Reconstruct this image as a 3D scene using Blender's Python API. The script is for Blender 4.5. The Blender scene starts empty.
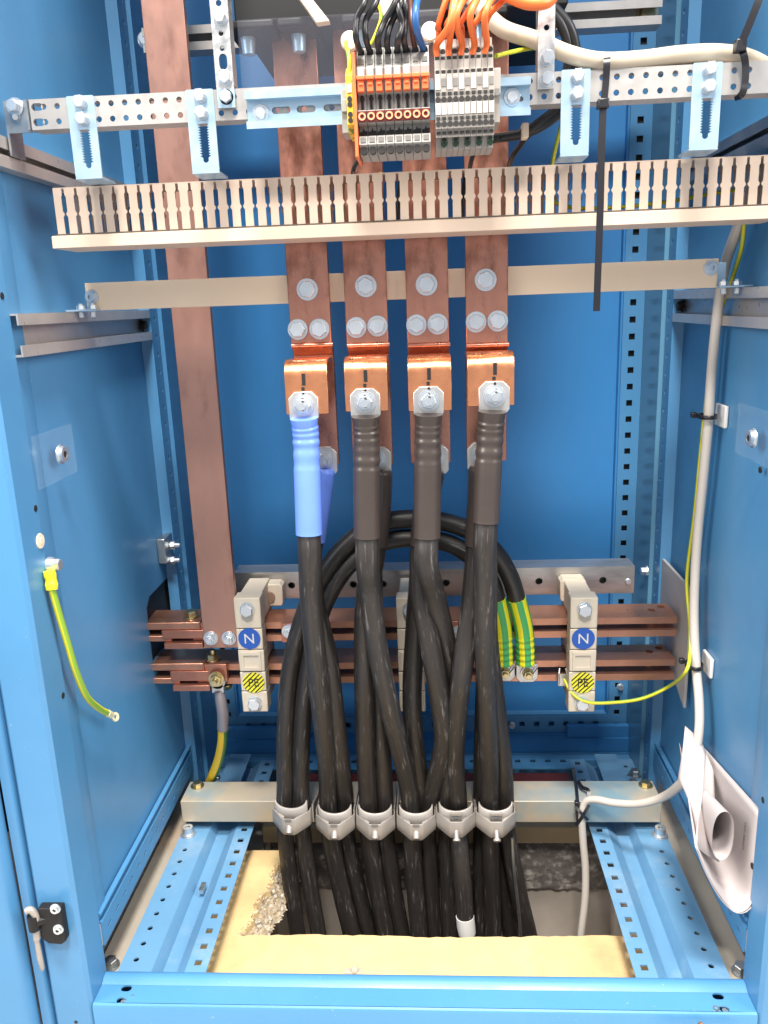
import bpy, math, random
from mathutils import Vector, Matrix
RND = random.Random(11)
S = bpy.context.scene
COL = S.collection

# ---------------------------------------------------------------- camera solve (metres; X right, Y into the cabinet, Z up)
CAM = Vector((.0275, -1.0035, .7485)); FPX = 806.0
def _axes(pitch, yaw, roll):
    cp, sp = math.cos(pitch), math.sin(pitch)
    f = Vector((0, cp, -sp)); u = Vector((0, sp, cp)); r = Vector((1, 0, 0))
    Rz = Matrix.Rotation(yaw, 3, 'Z'); r, u, f = Rz @ r, Rz @ u, Rz @ f
    c, s = math.cos(roll), math.sin(roll)
    return c*r + s*u, -s*r + c*u, f
CR, CU, CF = _axes(.2527, .0607, -.0368)
def _ray(px, py): return CF + (px-384)/FPX*CR - (py-512)/FPX*CU
def A(px, py, Y):
    d = _ray(px, py); return CAM + d*((Y-CAM.y)/d.y)
def AZ(px, py, Z):
    d = _ray(px, py); return CAM + d*((Z-CAM.z)/d.z)
def AX(px, py, X):
    d = _ray(px, py); return CAM + d*((X-CAM.x)/d.x)
V = Vector

# ---------------------------------------------------------------- mesh builder
def catmull(pts, sub=8):
    P = [V(p) for p in pts]
    if len(P) < 3: return P
    P = [2*P[0]-P[1]] + P + [2*P[-1]-P[-2]]
    out = []
    for i in range(1, len(P)-2):
        p0, p1, p2, p3 = P[i-1:i+3]
        for k in range(sub):
            t = k/sub
            out.append(.5*((2*p1)+(p2-p0)*t+(2*p0-5*p1+4*p2-p3)*t*t+(3*p1-p0-3*p2+p3)*t**3))
    out.append(P[-2]); return out
def lerplist(a, n):
    if not isinstance(a, (list, tuple)): return [a]*n
    return [a[min(int(i/(n-1)*(len(a)-1)), len(a)-2)]*(1-(i/(n-1)*(len(a)-1)-min(int(i/(n-1)*(len(a)-1)), len(a)-2)))
            + a[min(int(i/(n-1)*(len(a)-1)), len(a)-2)+1]*(i/(n-1)*(len(a)-1)-min(int(i/(n-1)*(len(a)-1)), len(a)-2)) for i in range(n)]
FR = Matrix(((1,0,0,0),(0,0,-1,0),(0,1,0,0),(0,0,0,1)))      # local u,v,w -> X, Z, -Y (front facing)
SD = Matrix(((0,0,1,0),(1,0,0,0),(0,1,0,0),(0,0,0,1)))       # u,v,w -> Y, Z, X
TP = Matrix.Identity(4)
def fr(y): return Matrix.Translation((0, y, 0)) @ FR
def sd(x): return Matrix.Translation((x, 0, 0)) @ SD
def tp(z): return Matrix.Translation((0, 0, z))
def rect(x0, x1, y0, y1): return [(x0,y0),(x1,y0),(x1,y1),(x0,y1)]
def rrect(x0, x1, y0, y1, r, n=4):
    o = []
    for cx, cy, a in ((x1-r,y1-r,0),(x0+r,y1-r,90),(x0+r,y0+r,180),(x1-r,y0+r,270)):
        for k in range(n+1):
            t = math.radians(a+90*k/n); o.append((cx+r*math.cos(t), cy+r*math.sin(t)))
    return o
def circ(cx, cy, r, n=14, ry=None):
    return [(cx+r*math.cos(2*math.pi*k/n), cy+(ry or r)*math.sin(2*math.pi*k/n)) for k in range(n)]
def slot(cx, cy, hw, r, vertical=False, n=6):
    o = []
    for s, a in ((1, -90), (-1, 90)):
        for k in range(n+1):
            t = math.radians(a+180*k/n); o.append((cx+s*(hw-r)+r*math.cos(t), cy+r*math.sin(t)))
    return [(cx+(y-cy), cy+(x-cx)) for x, y in o] if vertical else o
class MB:
    def __init__(s): s.v = []; s.f = []; s.uv = []
    def add(s, vs, fs, uvs=None):
        b = len(s.v); s.v += [V(p) for p in vs]
        for i, f in enumerate(fs):
            s.f.append(tuple(b+k for k in f)); s.uv.append(uvs[i] if uvs else None)
        return s
    def box(s, x0, x1, y0, y1, z0, z1, M=None):
        vs = [V(p) for p in ((x0,y0,z0),(x1,y0,z0),(x1,y1,z0),(x0,y1,z0),(x0,y0,z1),(x1,y0,z1),(x1,y1,z1),(x0,y1,z1))]
        if M: vs = [M @ p for p in vs]
        return s.add(vs, [(3,2,1,0),(4,5,6,7),(0,1,5,4),(1,2,6,5),(2,3,7,6),(3,0,4,7)])
    def prism(s, poly, w0, w1, M):
        n = len(poly)
        vs = [M @ V((x,y,w0)) for x,y in poly] + [M @ V((x,y,w1)) for x,y in poly]
        fs = [tuple(range(n-1,-1,-1)), tuple(range(n,2*n))] + [(i,(i+1)%n,n+(i+1)%n,n+i) for i in range(n)]
        return s.add(vs, fs)
    def cyl(s, p0, p1, r0, r1=None, n=18, cap0=True, cap1=True, rot=0):
        p0, p1 = V(p0), V(p1); r1 = r0 if r1 is None else r1
        d = (p1-p0).normalized(); a = V((0,0,1)) if abs(d.z) < .9 else V((1,0,0))
        x = d.cross(a).normalized(); y = d.cross(x)
        vs = []
        for p, r in ((p0,r0),(p1,r1)):
            vs += [p+(x*math.cos(2*math.pi*k/n+rot)+y*math.sin(2*math.pi*k/n+rot))*r for k in range(n)]
        fs = [(k,(k+1)%n,n+(k+1)%n,n+k) for k in range(n)]
        if cap0: fs.append(tuple(range(n-1,-1,-1)))
        if cap1: fs.append(tuple(range(n,2*n)))
        return s.add(vs, fs)
    def ring(s, p, d, r0, r1, h, n=20):
        p, d = V(p), V(d).normalized(); a = V((0,0,1)) if abs(d.z) < .9 else V((1,0,0))
        x = d.cross(a).normalized(); y = d.cross(x); vs = []
        for r, o in ((r0,0),(r1,0),(r1,h),(r0,h)):
            vs += [p+d*o+(x*math.cos(2*math.pi*k/n)+y*math.sin(2*math.pi*k/n))*r for k in range(n)]
        fs = []
        for j in range(4):
            jj = (j+1) % 4
            fs += [(j*n+k, j*n+(k+1)%n, jj*n+(k+1)%n, jj*n+k) for k in range(n)]
        return s.add(vs, fs)
    def hexbolt(s, p, d, r, h=None, wr=None, wh=.0016, rot=None):
        p, d = V(p), V(d).normalized(); h = h or r*1.05; wr = wr or r*1.35
        rot = RND.uniform(0, 1) if rot is None else rot
        s.cyl(p, p+d*wh, wr, wr*.97, 20)
        s.cyl(p+d*wh, p+d*(wh+h*.9), r, r, 6, rot=rot, cap1=False)
        s.cyl(p+d*(wh+h*.9), p+d*(wh+h), r, r*.9, 6, rot=rot, cap0=False)
        return s
    def nutbolt(s, p, d, r, stud=.006, wr=None):
        p, d = V(p), V(d).normalized()
        s.hexbolt(p, d, r, r*.8, wr); q = p+d*(.0016+r*.8)
        s.cyl(q, q+d*stud, r*.52, r*.5, 12); return s
    def socket(s, p, d, r, h):
        p, d = V(p), V(d).normalized()
        s.cyl(p, p+d*.001, r*1.35, r*1.3, 18); s.cyl(p+d*.001, p+d*h, r, r*.96, 18, cap1=False)
        s.ring(p+d*(h-.0008), d, r*.45, r*.96, .0008); s.cyl(p+d*(h-.0025), p+d*(h-.002), r*.5, r*.5, 6); return s
    def tube(s, pts, r, n=14, sub=8, smooth=True, caps=True, flat=1.0):
        P = catmull(pts, sub) if smooth else [V(p) for p in pts]
        m = len(P); rr = lerplist(r, m); T = []
        for i in range(m):
            T.append((P[min(i+1,m-1)]-P[max(i-1,0)]).normalized())
        ref = V((0,-1,0)); 
        if abs(T[0].dot(ref)) > .9: ref = V((0,0,1))
        x = (ref-T[0]*ref.dot(T[0])).normalized(); vs = []; L = 0; Ls = []
        for i in range(m):
            if i:
                L += (P[i]-P[i-1]).length
                x = (x-T[i]*x.dot(T[i])).normalized()
            y = T[i].cross(x); Ls.append(L)
            for k in range(n):
                t = 2*math.pi*k/n
                vs.append(P[i]+(x*math.cos(t)*flat+y*math.sin(t))*rr[i])
        fs, uvs = [], []
        for i in range(m-1):
            for k in range(n):
                fs.append((i*n+k, i*n+(k+1)%n, (i+1)*n+(k+1)%n, (i+1)*n+k))
                uvs.append(((k/n,Ls[i]),((k+1)/n,Ls[i]),((k+1)/n,Ls[i+1]),(k/n,Ls[i+1])))
        if caps:
            fs += [tuple(range(n-1,-1,-1)), tuple(range((m-1)*n, m*n))]; uvs += [None, None]
        return s.add(vs, fs, uvs)
    def plate(s, outline, holes, t, M, w0=0.0, bev=0.0):
        cu = bpy.data.curves.new('tmp', 'CURVE'); cu.dimensions = '2D'; cu.fill_mode = 'BOTH'
        K = 100.0; cu.extrude = t/2*K
        for pl in [outline]+list(holes):
            sp = cu.splines.new('POLY'); sp.points.add(len(pl)-1); sp.use_cyclic_u = True
            for q, (x, y) in zip(sp.points, pl): q.co = (x*K, y*K, 0, 1)
        ob = bpy.data.objects.new('tmp', cu); me = bpy.data.meshes.new_from_object(ob)
        vs = [M @ V((v.co.x/K, v.co.y/K, v.co.z/K+w0+t/2)) for v in me.vertices]
        s.add(vs, [tuple(p.vertices) for p in me.polygons])
        bpy.data.objects.remove(ob); bpy.data.curves.remove(cu); bpy.data.meshes.remove(me); return s
    def text(s, body, size, M, depth=.0003, sx=1.0):
        cu = bpy.data.curves.new('tmp', 'FONT'); cu.body = body; cu.size = size; cu.align_x = 'CENTER'; cu.align_y = 'CENTER'; cu.extrude = depth
        ob = bpy.data.objects.new('tmp', cu); me = bpy.data.meshes.new_from_object(ob)
        s.add([M @ V((v.co.x*sx, v.co.y, v.co.z)) for v in me.vertices], [tuple(p.vertices) for p in me.polygons])
        bpy.data.objects.remove(ob); bpy.data.curves.remove(cu); bpy.data.meshes.remove(me); return s
    def grid(s, rows, uv=False):
        m = len(rows[0]); vs = [p for r in rows for p in r]; fs = []; uvs = []
        for i in range(len(rows)-1):
            for j in range(m-1):
                fs.append((i*m+j, i*m+j+1, (i+1)*m+j+1, (i+1)*m+j))
                a, b, c, d = j/(m-1), (j+1)/(m-1), i/(len(rows)-1), (i+1)/(len(rows)-1)
                uvs.append(((a,c),(b,c),(b,d),(a,d)))
        return s.add(vs, fs, uvs)

ORG = {}
def _mesh(name, mb, org, mat, ang):
    me = bpy.data.meshes.new(name)
    me.from_pydata([p-org for p in mb.v], [], mb.f)
    if any(mb.uv):
        ul = me.uv_layers.new(name='UVMap')
        for p, uv in zip(me.polygons, mb.uv):
            if uv:
                for li, c in zip(p.loop_indices, uv): ul.data[li].uv = c
    me.validate(); me.update()
    for p in me.polygons: p.use_smooth = True
    try: me.set_sharp_from_angle(angle=math.radians(ang))
    except Exception: pass
    me.materials.append(mat); return me
def _mods(o, bevel, solid):
    if solid:
        m = o.modifiers.new('Solidify', 'SOLIDIFY'); m.thickness = solid; m.offset = 0
    if bevel:
        m = o.modifiers.new('Bevel', 'BEVEL'); m.width = bevel; m.segments = 2; m.limit_method = 'ANGLE'; m.angle_limit = math.radians(50)
def thing(name, label, cat, loc, group=None):
    o = bpy.data.objects.new(name, None); COL.objects.link(o); o.location = loc; o.empty_display_size = .02
    o['label'] = label; o['category'] = cat
    if group: o['group'] = group
    ORG[o.name] = V(loc); return o
def part(name, mb, mat, parent, bevel=None, ang=35, label=None, solid=None):
    org = ORG[parent.name]
    o = bpy.data.objects.new(name, _mesh(name, mb, org, mat, ang)); COL.objects.link(o); o.parent = parent
    ORG[o.name] = org
    if label: o['label'] = label
    _mods(o, bevel, solid); return o
def solo(name, mb, mat, label, cat, group=None, bevel=None, ang=35, kind=None, solid=None):
    lo = V((min(p.x for p in mb.v), min(p.y for p in mb.v), min(p.z for p in mb.v))); hi = V((max(p.x for p in mb.v), max(p.y for p in mb.v), 0))
    org = V(((lo.x+hi.x)/2, (lo.y+hi.y)/2, lo.z))
    o = bpy.data.objects.new(name, _mesh(name, mb, org, mat, ang)); COL.objects.link(o); o.location = org; ORG[o.name] = org
    if kind: o['kind'] = kind
    if label: o['label'] = label
    if cat: o['category'] = cat
    if group: o['group'] = group
    _mods(o, bevel, solid); return o
def dup(root, off, label):
    r = root.copy(); COL.objects.link(r); r.location = root.location+V(off); r['label'] = label; ORG[r.name] = ORG[root.name]+V(off)
    for ch in list(root.children):
        c = ch.copy(); COL.objects.link(c); c.parent = r; ORG[c.name] = ORG[r.name]
        for g in list(ch.children):
            d = g.copy(); COL.objects.link(d); d.parent = c; ORG[d.name] = ORG[r.name]
    return r

# ---------------------------------------------------------------- materials
def H(h):
    c = [int(h[i:i+2], 16)/255 for i in (0, 2, 4)]
    return tuple((x/12.92 if x <= .04045 else ((x+.055)/1.055)**2.4) for x in c) + (1,)
def mat(name, col, rough=.5, metal=0.0, var=.0, vs=6.0, col2=None, s2=8.0, lo=.45, hi=.7, bump=0.0, bs=200.0, rv=.0, coat=0.0, stretch=None, alpha=1.0, trans=0.0, spec=.5, detail=4.0, dent=0.0, dust=0.0):
    m = bpy.data.materials.new(name); m.use_nodes = True; nt = m.node_tree; N = nt.nodes; L = nt.links
    b = N['Principled BSDF']; col = H(col) if isinstance(col, str) else tuple(col)+((1,) if len(col) == 3 else ())
    b.inputs['Base Color'].default_value = col; b.inputs['Roughness'].default_value = rough; b.inputs['Metallic'].default_value = metal
    b.inputs['Coat Weight'].default_value = coat; b.inputs['Coat Roughness'].default_value = .15
    b.inputs['Alpha'].default_value = alpha; b.inputs['Transmission Weight'].default_value = trans; b.inputs['Specular IOR Level'].default_value = spec
    tc = N.new('ShaderNodeTexCoord'); src = tc.outputs['Object']
    if stretch:
        mp = N.new('ShaderNodeMapping'); mp.inputs['Scale'].default_value = stretch; L.new(src, mp.inputs['Vector']); src = mp.outputs['Vector']
    def noise(sc, det=detail, r=.6):
        n = N.new('ShaderNodeTexNoise'); n.inputs['Scale'].default_value = sc; n.inputs['Detail'].default_value = det; n.inputs['Roughness'].default_value = r
        L.new(src, n.inputs['Vector']); return n.outputs['Fac']
    def mrange(fac, a, b_, c, d):
        n = N.new('ShaderNodeMapRange'); n.inputs['From Min'].default_value = a; n.inputs['From Max'].default_value = b_
        n.inputs['To Min'].default_value = c; n.inputs['To Max'].default_value = d; L.new(fac, n.inputs['Value']); return n.outputs['Result']
    cur = None
    if col2 is not None:
        c2 = H(col2) if isinstance(col2, str) else tuple(col2)+((1,) if len(col2) == 3 else ())
        mx = N.new('ShaderNodeMix'); mx.data_type = 'RGBA'; mx.inputs['A'].default_value = col; mx.inputs['B'].default_value = c2
        L.new(mrange(noise(s2), lo, hi, 0, 1), mx.inputs['Factor']); cur = mx.outputs['Result']
    if var:
        hs = N.new('ShaderNodeHueSaturation'); hs.inputs['Color'].default_value = col
        if cur: L.new(cur, hs.inputs['Color'])
        L.new(mrange(noise(vs), .25, .75, 1-var, 1+var), hs.inputs['Value']); cur = hs.outputs['Color']
    if dust:                                               # pale specks, smudges and fine scratches
        mx = N.new('ShaderNodeMix'); mx.data_type = 'RGBA'; mx.inputs['A'].default_value = col; mx.inputs['B'].default_value = (.42,.44,.45,1)
        if cur: L.new(cur, mx.inputs['A'])
        a_ = mrange(noise(230, 2), .735, .78, 0, .45); c_ = mrange(noise(7, 6, .7), .52, .80, 0, dust*2)
        ad = N.new('ShaderNodeMath'); ad.operation = 'ADD'; ad.use_clamp = True; L.new(a_, ad.inputs[0]); L.new(c_, ad.inputs[1])
        L.new(ad.outputs[0], mx.inputs['Factor']); cur = mx.outputs['Result']
    if cur: L.new(cur, b.inputs['Base Color'])
    if rv: L.new(mrange(noise(vs*2.3), .3, .7, max(.04, rough-rv), rough+rv), b.inputs['Roughness'])
    if bump:
        bp = N.new('ShaderNodeBump'); bp.inputs['Strength'].default_value = bump; bp.inputs['Distance'].default_value = .001
        L.new(noise(bs, 3), bp.inputs['Height']); nrm = bp.outputs['Normal']
        if dent:
            b2 = N.new('ShaderNodeBump'); b2.inputs['Strength'].default_value = dent; b2.inputs['Distance'].default_value = .006; L.new(noise(9, 1), b2.inputs['Height']); L.new(nrm, b2.inputs['Normal']); nrm = b2.outputs['Normal']
        L.new(nrm, b.inputs['Normal'])
    return m
BLUE   = mat('blue_powder_coat', (.066,.220,.42), .36, var=.07, vs=4, bump=.06, bs=700, rv=.08, dent=.25, dust=.02, spec=.5)
BLUE_SHADE  = mat('blue_powder_coat_shaded', (.036,.195,.455), .38, var=.07, vs=3, bump=.06, bs=700, rv=.08, dent=.25)  # same paint as BLUE, deeper copy with the shade at the back coloured in
BLUEG  = mat('glossy_blue_painted_sheen', (.10,.24,.36), .22, var=.05, vs=3)  # greyer than BLUE: grazing reflection put into the colour of the right face
GALV   = mat('galvanised_steel', (.66,.66,.65), .38, 1.0, var=.12, vs=60, rv=.1, bump=.05, bs=300)
GALVD  = mat('dull_galvanised_steel', (.42,.44,.45), .42, 1.0, var=.12, vs=30, rv=.1)
ZINC   = mat('blue_zinc_plate', (.40,.55,.68), .38, .55, var=.06, vs=40, rv=.08)
RAILST = mat('brushed_rail_steel', (.55,.51,.48), .34, .6, var=.08, vs=30, rv=.08)
PERF   = mat('perforated_rail_steel', (.42,.40,.385), .45, .5, var=.05, vs=50, rv=.08)
YZINC  = mat('yellow_passivated_steel', (.52,.44,.33), .5, .4, var=.1, vs=9, rv=.06, col2=(.26,.40,.46), s2=6, lo=.52, hi=.68)
BRASS  = mat('yellow_zinc_bolt', (.62,.52,.30), .35, 1.0, var=.2, vs=80)
BOLT   = mat('zinc_bolt', (.66,.70,.74), .36, .85, var=.08, vs=90)
COPPER = mat('aged_copper', (.52,.24,.172), .34, .88, var=.2, vs=26, col2=(.21,.08,.056), s2=19, lo=.50, hi=.63, rv=.12, detail=7, bump=.08, bs=120, stretch=(1,1,.55))
COPPERB= mat('bus_copper', (.50,.245,.165), .36, .8, var=.15, vs=20, col2=(.36,.16,.11), s2=14, lo=.55, hi=.75, rv=.08)
COPPERN= mat('bright_bent_copper', (.86,.35,.17), .30, .95, var=.10, vs=30, col2=(.80,.32,.17), s2=40, lo=.5, hi=.75, rv=.08, bump=.12, bs=60)
DROPCU = mat('dull_pink_copper', (.46,.245,.19), .42, .7, var=.09, vs=20, col2=(.26,.12,.09), s2=13, lo=.53, hi=.68, rv=.1, detail=7, bump=.06, bs=140, stretch=(1,1,.5))
BEIGE  = mat('beige_plastic', (.64,.49,.38), .5, var=.03, vs=8)
CREAM  = mat('cream_insulating_bar', (.80,.63,.46), .5, var=.04, vs=10, bump=.04, bs=250)
INSUL  = mat('beige_insulator_resin', (.62,.54,.43), .55, var=.05, vs=25, bump=.08, bs=300)
TERM   = mat('terminal_grey_plastic', (.31,.295,.275), .5, var=.03, vs=30)
TERM2  = mat('terminal_warm_grey_plastic', (.32,.29,.26), .5, var=.03, vs=30)
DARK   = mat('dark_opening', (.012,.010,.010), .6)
GREYK  = mat('key_slot_grey', (.17,.16,.15), .5)
WHITEL = mat('white_marker_label', (.64,.63,.61), .5)
ORANGE = mat('orange_plastic', (.80,.16,.05), .42, var=.04)
ORANGEW= mat('orange_wire_insulation', (.82,.17,.035), .4)
DKRED  = mat('dark_red_marker_strip', (.10,.012,.008), .45)
RINGC  = mat('pale_orange_ring', (.80,.30,.17), .45)
BLACKP = mat('black_plastic', (.010,.010,.011), .55, bump=.05, spec=.3)
TIE    = mat('black_nylon_tie', (.012,.012,.016), .36)
WIREBK = mat('black_wire_insulation', (.012,.012,.014), .38)
WIREBR = mat('brown_wire_insulation', (.10,.035,.02), .42)
WIREBL = mat('blue_wire_insulation', (.015,.10,.30), .4)
GREYC  = mat('light_grey_cable_sheath', (.50,.455,.41), .45, var=.03)
CREAMC = mat('cream_cable_sheath', (.50,.42,.32), .45, var=.03)
TIN    = mat('tinned_lug', (.62,.60,.58), .38, .8, var=.06, vs=60, rv=.08)
CLAMPM = mat('pale_clamp_metal', (.37,.335,.305), .48, .4, var=.06, vs=40, rv=.08)
SHRBLUE= mat('blue_heat_shrink', (.13,.25,.80), .38, var=.05, vs=30, coat=.3)
SHRBRN = mat('brown_grey_heat_shrink', (.046,.034,.029), .36, var=.12, vs=25, coat=.2)
SHRCLR = mat('clear_grey_heat_shrink', (.26,.23,.25), .3, var=.1, vs=60, coat=.4)
PAPER  = mat('white_paper', (.50,.45,.445), .65, var=.02)
INK    = mat('grey_print', (.22,.19,.19), .7)
PEN    = mat('black_marker_ink', (.01,.01,.01), .6)
ACRYL  = mat('clear_acrylic', (.80,.88,.96), .06, alpha=.03, spec=.6)
SHEET  = mat('hazy_plastic_sheet', (.34,.35,.42), .12, alpha=.06, spec=.6)
GREYPL = mat('grey_cover_plate', (.40,.375,.36), .5, var=.03)
FOAM   = mat('yellow_foam_board', (.57,.41,.20), .8, var=.12, vs=26, col2=(.44,.28,.14), s2=6, lo=.50, hi=.78, bump=.6, bs=260)
FOAMB  = mat('torn_pale_foam', (.42,.33,.22), .9, var=.4, vs=140, bump=1.0, bs=200, col2=(.58,.53,.45), s2=160, lo=.5, hi=.62)
REDB   = mat('dark_red_board', (.085,.012,.010), .45, var=.1)
NBLUE  = mat('blue_marker_disc', (.012,.09,.42), .4)
HAND   = mat('brown_crumpled_wrapping', (.30,.14,.08), .6, var=.25, vs=40, col2=(.5,.27,.16), s2=50, bump=.3, bs=80)
CONC   = mat('smooth_grey_concrete', (.50,.44,.38), .85, var=.2, vs=9, bump=.4, bs=70, col2=(.52,.47,.42), s2=14, lo=.5, hi=.7)
CONCR  = mat('rough_dark_concrete', (.19,.165,.15), .95, var=.4, vs=60, bump=.7, bs=110, col2=(.50,.46,.42), s2=60, lo=.50, hi=.70, detail=8)
BLUEF  = mat('dusty_blue_floor_paint', (.11,.255,.42), .45, dust=.25, var=.08, vs=9, bump=.05, bs=600, col2=(.20,.33,.46), s2=16, lo=.6, hi=.8)
BASEG  = mat('dusty_bare_steel_floor', (.40,.355,.29), .6, .1, var=.15, vs=10, col2=(.38,.26,.16), s2=7, lo=.55, hi=.75)
SPLATE = mat('splice_copper', (.46,.20,.14), .4, .8, var=.15, vs=20)
def uvmat(name, kind, base, c2=None, rough=.35):
    m = bpy.data.materials.new(name); m.use_nodes = True; N = m.node_tree.nodes; L = m.node_tree.links; b = N['Principled BSDF']
    b.inputs['Roughness'].default_value = rough
    uv = N.new('ShaderNodeUVMap'); uv.uv_map = 'UVMap'
    mx = N.new('ShaderNodeMix'); mx.data_type = 'RGBA'; mx.inputs['A'].default_value = tuple(base)+(1,); mx.inputs['B'].default_value = tuple(c2[:3])+(1,)
    if kind == 'stripe':                                   # lengthwise two-colour stripes
        sp = N.new('ShaderNodeSeparateXYZ'); L.new(uv.outputs[0], sp.inputs[0])
        tw = N.new('ShaderNodeMath'); tw.operation = 'MULTIPLY_ADD'; tw.inputs[1].default_value = c2[3] if len(c2) > 3 else 4.0; tw.inputs[2].default_value = .13
        L.new(sp.outputs[0], tw.inputs[0])
        fr_ = N.new('ShaderNodeMath'); fr_.operation = 'FRACT'; L.new(tw.outputs[0], fr_.inputs[0])
        gt = N.new('ShaderNodeMath'); gt.operation = 'GREATER_THAN'; gt.inputs[1].default_value = .55; L.new(fr_.outputs[0], gt.inputs[0])
        L.new(gt.outputs[0], mx.inputs['Factor'])
    else:                                                  # cable sheath: scuffs, plus pale streaks painting its glossy lines
        mp = N.new('ShaderNodeMapping'); mp.inputs['Scale'].default_value = (22, 30, 1); L.new(uv.outputs[0], mp.inputs['Vector'])
        oi = N.new('ShaderNodeObjectInfo'); ad = N.new('ShaderNodeVectorMath'); ad.operation = 'ADD'
        sc = N.new('ShaderNodeVectorMath'); sc.operation = 'SCALE'; sc.inputs[0].default_value = (37, 53, 11); L.new(oi.outputs['Random'], sc.inputs['Scale'])
        L.new(mp.outputs[0], ad.inputs[0]); L.new(sc.outputs[0], ad.inputs[1])
        n1 = N.new('ShaderNodeTexNoise'); n1.inputs['Scale'].default_value = 1.0; n1.inputs['Detail'].default_value = 5; n1.inputs['Roughness'].default_value = .65; L.new(ad.outputs[0], n1.inputs['Vector'])
        r1 = N.new('ShaderNodeMapRange'); r1.inputs['From Min'].default_value = .57; r1.inputs['From Max'].default_value = .70; r1.inputs['To Max'].default_value = .42; L.new(n1.outputs['Fac'], r1.inputs['Value'])
        mp2 = N.new('ShaderNodeMapping'); mp2.inputs['Scale'].default_value = (3, 5, 1); L.new(uv.outputs[0], mp2.inputs['Vector'])
        ad2 = N.new('ShaderNodeVectorMath'); ad2.operation = 'ADD'; L.new(mp2.outputs[0], ad2.inputs[0]); L.new(sc.outputs[0], ad2.inputs[1])
        n2 = N.new('ShaderNodeTexNoise'); n2.inputs['Scale'].default_value = 2.0; n2.inputs['Detail'].default_value = 4; L.new(ad2.outputs[0], n2.inputs['Vector'])
        r2 = N.new('ShaderNodeMapRange'); r2.inputs['From Min'].default_value = .36; r2.inputs['From Max'].default_value = .56; L.new(n2.outputs['Fac'], r2.inputs['Value'])
        mu = N.new('ShaderNodeMath'); mu.operation = 'MULTIPLY'; L.new(r1.outputs[0], mu.inputs[0]); L.new(r2.outputs[0], mu.inputs[1])
        mp3 = N.new('ShaderNodeMapping'); mp3.inputs['Scale'].default_value = (13, 1.3, 1); L.new(uv.outputs[0], mp3.inputs['Vector'])
        ad3 = N.new('ShaderNodeVectorMath'); ad3.operation = 'ADD'; L.new(mp3.outputs[0], ad3.inputs[0]); L.new(sc.outputs[0], ad3.inputs[1])
        n3 = N.new('ShaderNodeTexNoise'); n3.inputs['Scale'].default_value = 1.0; n3.inputs['Detail'].default_value = 6; n3.inputs['Roughness'].default_value = .7; L.new(ad3.outputs[0], n3.inputs['Vector'])
        r4 = N.new('ShaderNodeMapRange'); r4.inputs['From Min'].default_value = .52; r4.inputs['From Max'].default_value = .78; r4.inputs['To Max'].default_value = .10; L.new(n3.outputs['Fac'], r4.inputs['Value'])
        am = N.new('ShaderNodeMath'); am.operation = 'ADD'; am.use_clamp = True; L.new(mu.outputs[0], am.inputs[0]); L.new(r4.outputs[0], am.inputs[1])
        L.new(am.outputs[0], mx.inputs['Factor'])
        r3 = N.new('ShaderNodeMapRange'); r3.inputs['From Min'].default_value = .3; r3.inputs['From Max'].default_value = .7; r3.inputs['To Min'].default_value = .34; r3.inputs['To Max'].default_value = .58
        L.new(n2.outputs['Fac'], r3.inputs['Value']); L.new(r3.outputs[0], b.inputs['Roughness'])
        bp = N.new('ShaderNodeBump'); bp.inputs['Strength'].default_value = .08; bp.inputs['Distance'].default_value = .001; L.new(n3.outputs['Fac'], bp.inputs['Height']); L.new(bp.outputs[0], b.inputs['Normal'])
    L.new(mx.outputs['Result'], b.inputs['Base Color']); return m
CABLE  = uvmat('scuffed_gloss_streak_sheath', 'scuff_gloss', (.022,.0185,.017), (.38,.35,.33))
GYSLV  = uvmat('green_yellow_sleeve', 'stripe', (.05,.36,.10), (.80,.72,.02,5.0), .4)
GYWIRE = uvmat('green_yellow_wire', 'stripe', (.58,.54,.03), (.20,.36,.03,2.0), .4)
GYBIG  = uvmat('yellow_green_cable', 'stripe', (.78,.50,.02), (.06,.20,.04,2.0), .4)
def hatched():
    m = bpy.data.materials.new('yellow_black_hatched_disc'); m.use_nodes = True; N = m.node_tree.nodes; L = m.node_tree.links; b = N['Principled BSDF']
    tc = N.new('ShaderNodeTexCoord'); sp = N.new('ShaderNodeSeparateXYZ'); L.new(tc.outputs['Object'], sp.inputs[0])
    a = N.new('ShaderNodeMath'); a.operation = 'SUBTRACT'; L.new(sp.outputs[0], a.inputs[0]); L.new(sp.outputs[2], a.inputs[1])
    k = N.new('ShaderNodeMath'); k.operation = 'MULTIPLY'; k.inputs[1].default_value = 150; L.new(a.outputs[0], k.inputs[0])
    f = N.new('ShaderNodeMath'); f.operation = 'FRACT'; L.new(k.outputs[0], f.inputs[0])
    g = N.new('ShaderNodeMath'); g.operation = 'GREATER_THAN'; g.inputs[1].default_value = .6; L.new(f.outputs[0], g.inputs[0])
    mx = N.new('ShaderNodeMix'); mx.data_type = 'RGBA'; mx.inputs['A'].default_value = (.78,.72,.02,1); mx.inputs['B'].default_value = (.02,.02,.015,1)
    L.new(g.outputs[0], mx.inputs['Factor']); L.new(mx.outputs['Result'], b.inputs['Base Color']); b.inputs['Roughness'].default_value = .45; return m
HATCH = hatched()
# ================================================================= CABINET
XI = .364; YF = -.287; YB = -.243; ZT = 1.75
cab = thing('switchgear_cabinet', 'blue powder coated open switchgear cabinet around all the cables and copper bars', 'cabinet', (0, .02, -.12))
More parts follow.
